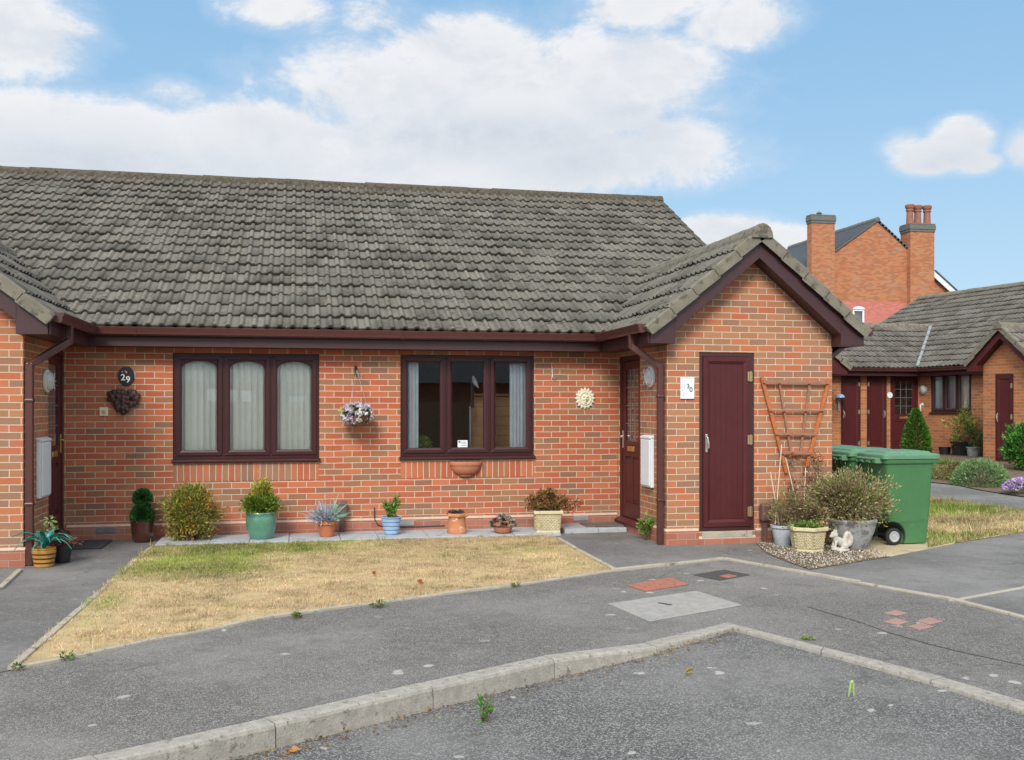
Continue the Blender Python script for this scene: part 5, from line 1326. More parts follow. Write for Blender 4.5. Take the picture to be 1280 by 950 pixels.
foliage('foliage', t, [leaves_arrays(np.array(q)+np.random.default_rng(i).normal(size=(14, 3))*.02, .045, .022, pick([(.35, .45, .15), (.68, .66, .45), (.25, .36, .10)], 14, i), seed=i) for i, q in enumerate(tips)], M['petal'])  # pale flower clusters at the stem tips, all in one mesh

# 11 door mats and step slabs
def rug(name, label, pts, z, m, h=.016):
    c = sum((Vector((p[0], p[1], 0)) for p in pts), Vector())/len(pts); mb = MB(); mb.prism([(p[0], p[1], z) for p in pts], (0, 0, h)); return tag(mb.build(name, m, None, (c.x, c.y, z), bevel=.006), label, 'door mat')
rug('door_mat', 'dark ribbed door mat on the path at the left front door', [(-2.60, 11.97), (-2.15, 11.97), (-2.15, 12.66), (-2.60, 12.66)], .008, M['mat_dark'])
mb = MB()
mb.box(3.28, 3.72, 12.20, 12.74, -.02, .062); mb.box(3.725, 4.10, 12.215, 12.745, -.02, .058); tag(mb.build('door_step', M['slab'], None, (3.7, 12.5, 0), bevel=.008), 'pale stone step slabs at the right front door', 'step')
rug('door_mat', 'worn brown door mat on the stone step by the right front door', [(3.60, 12.34), (4.10, 12.32), (4.10, 12.70), (3.61, 12.72)], .0625, M['mat_brown'], .014)

# 12 weeds
def weed(name, label, b, n, rad, h, cols, L=.05, W=.02, seed=1, group=None):
    b = Vector(b); P, N, _ = clump_points((b.x, b.y, b.z+h*.5), (rad, rad*.8, h*.55), n, max(6, n//18), .25, seed, .3); P[:, 2] = np.maximum(P[:, 2], b.z+.004)
    t = thing(name, label, 'weed', b, group); foliage('foliage', t, [leaves_arrays(P, L, W, pick(cols, n, seed), D=N*np.array([1, 1, .3])+np.array([0, 0, .5]), spread=.5, seed=seed)])
    stems('stem', t, b, [P[i] for i in range(0, n, max(1, n//8))], .003, .0012, seed=seed); return t
weed('weed', 'leafy green weed growing at the foot of the right porch flank', (XP-.06, 11.43, .005), 190, .075, .27, [(.12, .24, .03), (.20, .33, .05), (.08, .16, .03)], .06, .028, 101)
k_ = az(606, 876)
weed('weed', 'small bright green weed growing out of the kerb joint', (k_[0], k_[1]-.02, -.105), 110, .035, .15, [(.12, .28, .06), (.18, .36, .09), (.08, .18, .04)], .030, .012, 102)
for i, (px, py, lab) in enumerate(((474, 759, 'largest flat tuft of green weed on the pavement beside the lawn edging'), (372, 773, 'middle small green weed on the lawn edging kerb line'), (22, 838, 'small green weed at the lawn corner by the left path'), (82, 826, 'tiny green weed sprouting from the lawn edging near the left corner'), (646, 734, 'tiny green weed tucked against the lawn edging nearest the drain covers'))):
    q = az(px, py); weed('weed', lab, (q[0], q[1], .004), 80 if i < 2 else 45, .06 if i == 0 else .030, .035, [(.11, .19, .04), (.16, .25, .06), (.08, .13, .03)], .028, .010, 110+i)
q = az(940, 788.5); weed('weed', 'flat yellow-green weed in the pavement crack', (q[0]+.25, q[1]-.35, .004), 50, .04, .02, [(.24, .33, .06), (.16, .24, .05)], .025, .01, 120)
# litter and fallen leaves
PG = az(1065, 872, -.018); b = Vector((PG[0], PG[1], -.017)); mb = MB()
for s in (-1, 1):
    mb.tube([b+Vector((.006*s, 0, .085)), b+Vector((.010*s, .004, .05)), b+Vector((.016*s, .008, .003))], [.006, .007, .004], 7)
mb.ball(b+Vector((0, 0, .086)), (.011, .008, .010), 8, 6); tag(mb.build('clothes_peg', M['peg'], None, b, uv=False), 'lime green clothes peg lying on the road', 'clothes peg')
rr = random.Random(77)
def leaf_litter(name, label, pts, cols, L=.035):
    P = np.array(pts, float); n = len(P); Dd = np.random.default_rng(4).normal(size=(n, 3))*np.array([1, 1, .15]); V, T, C = leaves_arrays(P, L, L*.55, pick(cols, n, 6), D=Dd, spread=.01, fold=.15, seed=9); o = big_mesh(name, V, T, M['leaf'], None, P[0], C); o['kind'] = 'stuff'; o['label'] = label; o['category'] = 'leaves'
pts = []
for k in range(420):
    t_ = rr.random()**.8; q = along(LF[2:], min(1, t_)); c = rr.random()**2*.16; pts.append((q.x+c*.45, q.y-.02-c, road_z(q.x)+.008+rr.random()*.008))
leaf_litter('leaf_litter', 'small dry leaves and grit gathered along the foot of the kerb', pts, [(.20, .13, .07), (.28, .17, .08), (.13, .09, .06), (.32, .24, .13)], .022)
q = az(430, 400+240)
for i, (px, py, c, lab, z) in enumerate(((856, 841, (.30, .22, .05), 'curled yellow leaf lying on the road below the kerb corner', -.016), (466, 718, (.36, .12, .04), 'single orange-brown fallen leaf on the dry lawn left of centre', .03), (523, 728, (.30, .07, .03), 'single red fallen leaf on the dry lawn near the pavement', .03), (358, 939, (.45, .20, .06), 'orange leaf in the gutter at the bottom left', -.10))):
    q = az(px, py, z); P = np.tile(np.array([q]), (3, 1)) + np.random.default_rng(i).normal(size=(3, 3))*.004; V, T, C = leaves_arrays(P, .05, .032, np.tile(np.array([c]), (3, 1)), D=np.array([[1, .3, .15]]*3), spread=.5, seed=i); tag(big_mesh('fallen_leaf', V, T, M['leaf'], None, q, C), lab, 'leaf')

# 13 things on the walls
def meter_box(fr, u, z0, z1, label, w=.40):
    base = fr.M @ Vector((u, 0, z0)); t = thing('meter_box', label, 'meter box', base, 'white meter boxes on the porch flanks'); mb = MB(fr.M); mb.box(u-w/2, u+w/2, -.045, -.002, z0, z1); mb.build('frame', M['white'], t, bevel=.008)
    mb = MB(fr.M); mb.box(u-w/2+.018, u+w/2-.018, -.062, -.045, z0+.02, z1-.03); mb.build('door', M['white'], t, bevel=.008)
    mb = MB(fr.M); mb.prism([(u-w/2, -.063, z1-.02), (u-w/2, -.003, z1-.02), (u-w/2, -.003, z1+.022), (u-w/2, -.063, z1+.004)], (w, 0, 0)); mb.build('cover_lip', M['white'], t, bevel=.004)
meter_box(FR_, -(ax(812, 560, XP)[1]), .63, 1.235, 'white meter box on the right porch flank, partly behind the downpipe', .34)
meter_box(FL_, ax(51, 580, XL)[1], .63, 1.25, 'white meter box on the left porch flank beside the front door', .42)
def bulkhead(fr, u, z, label):
    base = fr.M @ Vector((u, 0, z)); t = thing('wall_light', label, 'wall light', base, 'round bulkhead lights on the porch flanks'); mb = MB(); disc(mb, fr, u, z, .125, -.035, -.002, 28); mb.build('rim', M['white'], t, bevel=.006)
    mb = MB(); sx = abs(fr.d.x); mb.ball(fr.M @ Vector((u, -.036, z)), (.05 if sx > .5 else .108, .108 if sx > .5 else .05, .108), 24, 14); d = mb.build('diffuser', M['lampbody'], t, smooth=True, uv=False)
    mb = MB()
    for a in range(3): mb.bar(fr.M @ Vector((u-.10*math.cos(a*PI/3), -.088, z-.10*math.sin(a*PI/3))), fr.M @ Vector((u+.10*math.cos(a*PI/3), -.088, z+.10*math.sin(a*PI/3))), .006, .006)
    mb.build('guard', M['white'], t, uv=False)
bulkhead(FR_, -(ax(815, 471, XP)[1]), ax(815, 471, XP)[2], 'round white bulkhead light on the right porch flank behind the downpipe')
bulkhead(FL_, ax(55, 476, XL)[1]+.05, ax(55, 476, XL)[2], 'round white bulkhead light on the left porch flank beside the glazed door')
def text(parent, s, size, fr, u, d, z, m, name='numerals'):
    c = bpy.data.curves.new(name, 'FONT'); c.body = s; c.size = size; c.extrude = .0015; c.offset = .0015; c.align_x = 'CENTER'; c.align_y = 'CENTER'; c.materials.append(m)
    o = bpy.data.objects.new(name, c); COL.objects.link(o); R = Matrix(((fr.u.x, 0, -fr.d.x, 0), (fr.u.y, 0, -fr.d.y, 0), (0, 1, 0, 0), (0, 0, 0, 1)))
    w = fr.M @ Vector((u, d, z)); bpy.context.view_layer.update()
    me = bpy.data.meshes.new_from_object(o.evaluated_get(bpy.context.evaluated_depsgraph_get())); me.transform(Matrix.Translation(w - Vector(parent.location)) @ R)
    bpy.data.objects.remove(o); o = bpy.data.objects.new(name, me); COL.objects.link(o); o.parent = parent; return o
u, z = FM.hit(158, 470); t = thing('number_plaque', 'oval black plaque with white 29 on the main wall', 'house number', FM.M @ Vector((u, 0, z)))
mb = MB(); disc(mb, FM, u, z, .092, -.020, -.002, 36, .118); mb.build('plate', M['plaqueblack'], t, bevel=.005)
text(t, '2', .105, FM, u-.035, -.022, z-.020, M['text_white']); text(t, '9', .105, FM, u+.022, -.022, z-.045, M['text_white'])
mb = MB()
for (dx, dz_, m_) in ((-.008, .055, 0), (.004, .048, 0), (-.045, .05, 0), (.0, .038, 0)): mb.ball(FM.M @ Vector((u+dx, -.021, z+dz_)), (.010, .003, .009), 8, 6)
mb.build('painted_flower', plain('pink_paint', (.45, .25, .22), .5, .2, 30, 0), t, smooth=True, uv=False)
u, z = FP.hit(858.5, 485); t = thing('number_plaque', 'white rectangular ceramic plaque with grey 30 beside the store door', 'house number', FP.M @ Vector((u, 0, z)))
mb = MB(FP.M); mb.box(u-.082, u+.082, -.016, -.002, z-.125, z+.125); mb.build('plate', M['plaque'], t, bevel=.004)
mb = MB(FP.M); ring(mb, u-.082, u+.082, z-.125, z+.125, .010, -.021, -.0165); mb.build('rim', M['white'], t, bevel=.003)
text(t, '3', .075, FP, u+.010, -.018, z+.018, M['text_dark']); text(t, '0', .078, FP, u+.045, -.018, z-.020, M['text_dark'])
mb = MB(); rr = random.Random(6)
for k in range(13):
    cx_ = u-.048+rr.uniform(-.016, .020); cz_ = z+.085-k*.014; mb.ball(FP.M @ Vector((cx_, -.0165, cz_)), (rr.uniform(.004, .009), .002, rr.uniform(.003, .007)), 7, 5)
mb.build('painted_flower', plain('lilac_paint', (.32, .33, .42), .5, .3, 30, 0), t, smooth=True, uv=False)
# doorbell box
u, z = FM.hit(130, 514.5); t = thing('bell_push', 'small cream bell box on the main wall beside the left door', 'door bell', FM.M @ Vector((u, 0, z))); mb = MB(FM.M); mb.box(u-.048, u+.048, -.022, -.002, z-.052, z+.052); mb.build('box', M['offwhite'], t, bevel=.005)
mb = MB(FM.M); mb.box(u-.022, u+.022, -.027, -.022, z-.03, z+.02); mb.build('button', M['gold'], t, bevel=.003)
# sculpted ornaments: blended lumps
def sculpt(name, label, cat, lumps, m, base, vox=.006, parent=None):
    mb = MB()
    for (c, r) in lumps: mb.ball(c, r, 14, 10)
    o = mb.build(name, m, parent, None if parent else base, smooth=False, uv=False)
    md = o.modifiers.new('remesh', 'REMESH'); md.mode = 'VOXEL'; md.voxel_size = vox; md.use_smooth_shade = True
    sm = o.modifiers.new('smooth', 'SMOOTH'); sm.factor = .5; sm.iterations = 2
    if label: tag(o, label, cat)
    return o
u, z = FM.hit(155, 502); y = D
L = []
def l(dx, dz_, rx, rz, ry=.03, dy=-.03): L.append(((u+dx, y+dy, z+dz_), (rx, ry, rz)))
rr = random.Random(12)
n_ = 0
while n_ < 90:
    hx, hz = rr.uniform(-1.15, 1.15), rr.uniform(-1.0, 1.2)
    if (hx*hx + hz*hz - 1)**3 - hx*hx*hz**3 > 0: continue
    n_ += 1; l(hx*.145, -.01 + hz*.125, rr.uniform(.022, .036), rr.uniform(.022, .038), .028, -.024-rr.random()*.020)
l(0, .01, .045, .055, .035, -.035); l(-.02, .105, .03, .03); l(.025, .11, .03, .028); l(0, -.13, .03, .035)
sculpt('wall_ornament', 'dark bronze heart-shaped wall ornament under the oval 29 plaque', 'ornament', L, M['bronze'], (u, y, z), .007)
u, z = FM.hit(731, 498); L = []
L.append(((u, y-.010, z), (.105, .022, .105)))
for k in range(16): a = 2*PI*k/16; L.append(((u+.108*math.cos(a), y-.014, z+.112*math.sin(a)), (.022, .015, .022))); L.append(((u+.127*math.cos(a), y-.012, z+.132*math.sin(a)), (.013, .011, .013)))
for k in range(20): a = 2*PI*k/20; L.append(((u+.078*math.cos(a), y-.028, z+.080*math.sin(a)), (.014, .008, .014)))
l(0, 0, .058, .066, .020, -.020); l(0, -.005, .012, .024, .02, -.050); l(-.022, .022, .016, .006, .012, -.046); l(.022, .022, .016, .006, .012, -.046); l(-.024, -.012, .014, .012, .012, -.040); l(.024, -.012, .014, .012, .012, -.040); l(0, -.032, .018, .005, .012, -.046); l(0, -.052, .02, .014, .012, -.038)
sculpt('sun_ornament', 'cream sun-face plaque on the wall right of the square window', 'ornament', L, M['sunplaster'], (u, y, z), .0045)
# empty hook right of the window
u, z = FM.hit(690, 466); t = thing('wall_hook', 'small empty metal hook on the wall right of the square window', 'hook', FM.M @ Vector((u, 0, z))); mb = MB(); mb.tube([FM.M @ Vector(p) for p in ((u, -.006, z+.06), (u, -.02, z-.03), (u+.005, -.03, z-.065), (u+.028, -.045, z-.075), (u+.035, -.05, z-.05))], .006, 7); mb.build('hook', M['galv'], t, uv=False, smooth=True); mb = MB(FM.M); mb.box(u-.010, u+.010, -.008, -.002, z-.01, z+.075); mb.build('plate', M['galv'], t)
# hanging basket
u, z = FM.hit(444.5, 464); t = thing('hanging_basket', 'hanging basket of white and lilac flowers on a black wall bracket', 'hanging basket', FM.M @ Vector((u, 0, z)))
mb = MB(); dy = -.24
mb.M = None
mb.box(u-.014, u+.014, D-.010, D-.002, z-.06, z+.075); mb.tube([(u, D-.008, z+.055), (u, D+dy*.6, z+.06), (u, D+dy, z+.055), (u, D+dy-.02, z+.03), (u, D+dy, z+.012)], .009, 8); mb.tube([(u, D-.008, z-.055), (u, D-.07, z-.02), (u, D-.15, z+.055)], .007, 7); mb.build('bracket', M['black'], t, uv=False)
cz = FM.hit(444, 519)[1]; cy = D+dy; ub = u
mb = MB(); mb.lathe([(0.0, -.125), (.07, -.11), (.13, -.065), (.165, 0), (.172, .012), (.16, .012), (.12, -.05)], (ub, cy, cz-.02), 24); mb.build('basket', plain('brown_coir', (.20, .11, .06), .95, .3, 25, .8, 90), t, uv=False, smooth=True)
mb = MB()
for k in range(3): a = PI/2+2*PI*k/3+.25; mb.tube([(ub+.165*math.cos(a), cy+.165*math.sin(a), cz-.01), (ub, cy, z+.015)], .0022, 5)
mb.build('chain', M['galv'], t, uv=False)
r = np.random.default_rng(77); n = 210; uu = unit(r.normal(size=(n, 3))); uu[:, 2] = uu[:, 2]*.9+.12; C_ = np.array([ub, cy, cz+.0]); P = C_ + uu*np.array([.195, .18, .145])
Vp = []
for i in range(n):
    m_ = 6; nn = uu[i]; a0 = r.random()*6; t1 = unit(np.cross(nn, r.normal(size=3))); t2 = np.cross(nn, t1); Dd = np.array([t1*math.cos(a0+2*PI*k/m_)+t2*math.sin(a0+2*PI*k/m_)+nn*.35 for k in range(m_)])
    col_ = [(.72, .69, .70), (.50, .42, .56), (.66, .62, .66), (.38, .30, .44), (.72, .71, .68)][r.integers(0, 5)]
    Vp.append(leaves_arrays(np.tile(P[i], (m_, 1)), .036, .026, np.tile(np.array([col_]), (m_, 1)), D=Dd, spread=.1, seed=i))
foliage('flowers', t, Vp, M['petal'])
n = 900; uu = unit(r.normal(size=(n, 3))); P = C_ + uu*np.array([.165, .15, .115])*(.6+.45*r.random((n, 1))); cc = pick([(.05, .10, .03), (.10, .16, .05), (.20, .26, .07), (.03, .05, .025), (.22, .20, .16)], n, 4); foliage('foliage', t, [leaves_arrays(P, .045, .018, cc, D=uu, seed=5), leaves_arrays(C_+np.array([-.17, -.05, .07])+r.normal(size=(12, 3))*.015, .04, .025, np.tile(np.array([[.55, .45, .08]]), (12, 1)), seed=3)])
# terracotta wall bowl under the square window
u, z = FM.hit(582, 579); t = tag(MB().add([], []).build('tmp', M['terrawall']), 'x') if False else None
mb = MB(); prof = [(.0, -.165), (.088, -.165), (.094, -.156), (.092, -.146), (.125, -.138), (.165, -.108), (.188, -.065), (.194, -.030), (.207, -.026), (.213, -.005), (.210, .018), (.205, .024), (.190, .022), (.180, -.01), (.10, -.09), (0.0, -.10)]
seg = 22; V = []; fs = []
for (r_, zz) in prof:
    for k in range(seg+1): a = PI + PI*k/seg; V.append((u+r_*math.cos(a), D-.003+r_*.62*math.sin(a), z+zz))
m_ = seg+1
for i in range(len(prof)-1):
    for k in range(seg): fs.append((i*m_+k, i*m_+k+1, (i+1)*m_+k+1, (i+1)*m_+k))
mb.add(V, fs); tag(mb.build('wall_planter', M['terrawall'], None, (u, D, z), smooth=True, uv=False, fix=False), 'empty half-round terracotta bowl fixed below the square window', 'wall planter')

# 14 fan trellis on the right porch, dried climber
Yt = YP-.035
def T_(px, py, y=Yt): return Vector(ay(px, py, y))
c = T_(995, 530); t = thing('trellis', 'orange-stained fan trellis fixed to the right porch wall', 'trellis', (c.x, YP, T_(990, 592).z))
for (p, q, w) in (((952, 471), (983, 591), .042), ((1036.5, 474), (1006, 592), .042)): mb = MB(); mb.bar(T_(*p), T_(*q), .026, w, up=(1, 0, 0)); mb.build('stile', M['trellis'], t, bevel=.003)
for (p, q) in (((974, 478), (988.5, 564)), ((1012, 478), (1000.5, 566))): mb = MB(); mb.bar(T_(*p), T_(*q), .020, .024, up=(1, 0, 0)); mb.build('stile', M['trellisrail'], t, bevel=.002)
for (p, q, w) in (((954, 477), (1036, 478), .040), ((962, 513), (1030, 513), .024), ((969, 542), (1019, 543), .030), ((976, 566), (1013, 566.5), .036)): mb = MB(); mb.bar(T_(*p, Yt-.024), T_(*q, Yt-.024), .022, w, up=(0, 0, 1)); mb.build('rail', M['trellisrail'], t, bevel=.003)
b = Vector((5.60, 10.60, .02)); t = thing('dried_climber', 'withered brown climber hanging on the lower trellis behind the pots', 'climbing plant', b)
rr = random.Random(41); tips = [T_(rr.uniform(985, 1030), rr.uniform(560, 622), Yt-.05) for k in range(22)]
stems('stem', t, b, tips, .006, .002, bend=.08, seed=42, spread0=.10)
P = np.concatenate([np.array(q)+np.random.default_rng(i).normal(size=(26, 3))*np.array([.03, .015, .03]) for i, q in enumerate(tips)]); foliage('foliage', t, [leaves_arrays(P, .030, .016, pick([(.26, .10, .055), (.20, .08, .05), (.32, .15, .08), (.16, .11, .05)], len(P), 43), D=np.array([[0, -.3, -.4]]*len(P)), spread=1.0, seed=44)])

# 15 pots and gravel in front of the trellis
gb = [az(*p)[:2] for p in ((958, 692), (985, 703), (1012, 712.5), (1060, 705), (1112, 696.5))] + [(6.55, 10.9), (6.25, YP-.01), (5.25, YP-.01)]
mb = MB(); mb.face([(x, y, .006) for (x, y) in gb]); struct(mb.build('gravel_bed', M['soil'], fix=False))
q = scatter(gb, 3600, 55); r = np.random.default_rng(56); n = len(q); rad = .006+.011*r.random(n)**2
base_ico = np.array([(1, 0, 0), (-1, 0, 0), (0, 1, 0), (0, -1, 0), (0, 0, 1), (0, 0, -1)], float); tri = np.array([(0, 2, 4), (2, 1, 4), (1, 3, 4), (3, 0, 4), (2, 0, 5), (1, 2, 5), (3, 1, 5), (0, 3, 5)])
Rm = r.normal(size=(n, 3, 3)); Qm = np.linalg.qr(Rm)[0]; V = np.einsum('nij,kj->nki', Qm, base_ico*np.array([1, .75, .55]))*rad[:, None, None] + np.concatenate([q, np.full((n, 1), .010)], 1)[:, None, :] + np.stack([np.zeros(n), np.zeros(n), rad*.4], 1)[:, None, :]
T = (np.arange(n)[:, None, None]*6 + tri[None]).reshape(-1, 3); cc = pick([(.38, .33, .25), (.46, .41, .33), (.27, .22, .16), (.21, .15, .11), (.50, .46, .40)], n, 57)
o = big_mesh('gravel', V.reshape(-1, 3), T, M['pebble'], None, (gb[0][0], gb[0][1], 0), np.repeat(cc, 6, 0)); o['kind'] = 'stuff'
# bin pad
pad = [az(*p)[:2] for p in ((1098, 697), (1112, 696), (1193, 679.5))] + [(8.0, 11.2), (8.0, 13.0), (6.3, 13.0), (6.3, 10.9)]
mb = MB(); mb.prism([(x, y, -.02) for (x, y) in pad], (0, 0, .030)); struct(mb.build('bin_pad', M['creamslab'], bevel=.005))

def twiggy(t, c, rad, n, k, seed, cols, L=.03, W=.011, base=None, ns=70, shell=.35, sp=.75):
    P, N, idx = clump_points(c, rad, n, k, .14, seed, shell); P[:, 2] = np.maximum(P[:, 2], .03)
    cc = pick(cols, n, seed+1); r_ = np.random.default_rng(seed+2); cc *= (.7+.6*r_.random((k, 1)))[idx]
    foliage('foliage', t, [leaves_arrays(P, L, W, cc, D=N+np.array([0, 0, .5]), spread=sp, seed=seed+3)])
    stems('stem', t, base, [P[i] for i in range(0, n, max(1, n//ns))], .005, .0015, seed=seed+4, spread0=.06)
# grey urn with straggly bush
b = Vector((6.06, 10.20, .015)); t = thing('potted_shrub', 'big grey weathered stone tub with a straggly olive bush', 'potted shrub', b)
pot(t, [(.155, 0), (.165, .012), (.178, .05), (.205, .11), (.238, .19), (.252, .25), (.258, .285), (.268, .295), (.272, .32), (.262, .335), (.236, .335), (.225, .28)], M['greystone'], b, 36, wob=.008, soil=(.235, .31))
twiggy(t, (b.x-.02, b.y-.02, b.z+.55), (.47, .34, .33), 9500, 150, 210, [(.26, .27, .09), (.34, .34, .13), (.20, .23, .07), (.29, .19, .12), (.42, .38, .20), (.24, .15, .11)], .038, .014, base=b+Vector((0, 0, .3)), ns=130)
# straggly plant against the wall (between urn and trellis), rooted in the pale pot
b = Vector((5.44, 10.60, .012)); t = thing('potted_plant', 'pale blue-grey pot with leggy stems beside the riser', 'potted plant', b)
pot(t, [(.095, 0), (.102, .01), (.135, .20), (.146, .205), (.150, .235), (.136, .235), (.125, .18)], M['paleblue'], b, soil=(.135, .22))
tips = [T_(*p, y=10.6) for p in ((962, 578), (985, 560), (995, 590), (968, 610), (958, 620), (978, 600))]
mb = MB()
for p0_, p1_ in (((969, 655), (977, 556)), ((974, 655), (963, 590)), ((1002, 655), (982, 572)), ((1004, 650), (1007, 585))): mb.tube([T_(*p0_, y=10.60), T_(*p1_, y=10.75)], .006, 6)
mb.build('cane', M['cane'], t, uv=False)
twiggy(t, (b.x+.03, b.y+.02, b.z+.42), (.20, .16, .25), 1300, 44, 230, [(.24, .24, .085), (.32, .30, .13), (.18, .21, .07), (.36, .30, .17)], .036, .010, base=b+Vector((0, 0, .2)), ns=50)
# cream hexagonal planter
b = Vector((5.50, 10.16, .012)); t = thing('potted_plant', 'six-sided cream lattice planter with low green plants on the gravel', 'potted plant', b)
lattice_planter(t, b, .145, .178, .27, 6, M['cream'], rot=.35, cell=.034)
P, N, _ = clump_points((b.x, b.y, b.z+.265), (.17, .15, .045), 900, 40, .25, 240, .3); foliage('foliage', t, [leaves_arrays(P, .035, .016, pick([(.16, .26, .05), (.22, .33, .07), (.10, .17, .04)], 900, 241), D=N+np.array([0, 0, .6]), seed=242)])
P = np.array([b.x+.14, b.y-.05, b.z+.29])+np.random.default_rng(3).normal(size=(30, 3))*.02; foliage('flower', t, [leaves_arrays(P, .025, .018, pick([(.70, .28, .22), (.75, .42, .36)], 30, 3), seed=4)], M['petal'])
# dry bush filling the gap behind the cream planter
b = Vector((5.72, 10.55, .012)); t = thing('dry_bush', 'half-dead brown bush between the cream planter and the trellis', 'shrub', b)
twiggy(t, (b.x, b.y, b.z+.38), (.30, .18, .34), 2300, 90, 250, [(.22, .16, .10), (.28, .25, .11), (.20, .20, .08), (.28, .15, .11), (.16, .10, .07)], .034, .010, base=b, ns=90)
# squirrel figure
b = Vector((5.80, 10.02, .012)); L = []
def q_(dx, dy, dz_, rx, ry, rz): L.append(((b.x+dx, b.y+dy, b.z+dz_), (rx, ry, rz)))
q_(.02, 0, .015, .110, .06, .024); q_(-.05, -.01, .030, .05, .04, .024); q_(.08, .01, .02, .05, .045, .02)
for k in range(6): f = k/5; q_(.050-.085*f, 0, .085+.050*f, .052-.012*f, .046-.008*f, .050-.012*f)
for k in range(3): f = k/2; q_(-.040-.014*f, -.004, .145+.020*f, .036, .034, .034)
q_(-.062, -.006, .185, .044, .040, .041); q_(-.094, -.010, .172, .024, .022, .020); q_(-.112, -.012, .168, .011, .011, .010)
q_(-.050, -.026, .226, .013, .010, .020); q_(-.046, .020, .226, .013, .010, .020)
for s in (-.024, .022):
    q_(-.048, s, .105, .020, .016, .026); q_(-.058, s, .075, .016, .015, .024); q_(-.066, s, .052, .022, .016, .014)
    q_(.055, s*1.4, .065, .044, .024, .040); q_(.025, s*1.5, .040, .036, .017, .016)
for k in range(14): a = -1.2+k*.36; q_(.108+.034*math.cos(a), 0, .135+.062*math.sin(a), .030, .026, .030)
q_(.092, 0, .070, .030, .026, .034)
sculpt('squirrel_statue', 'white stone squirrel figure standing on the gravel by the tub', 'statue', L, M['statue'], b, .0055)

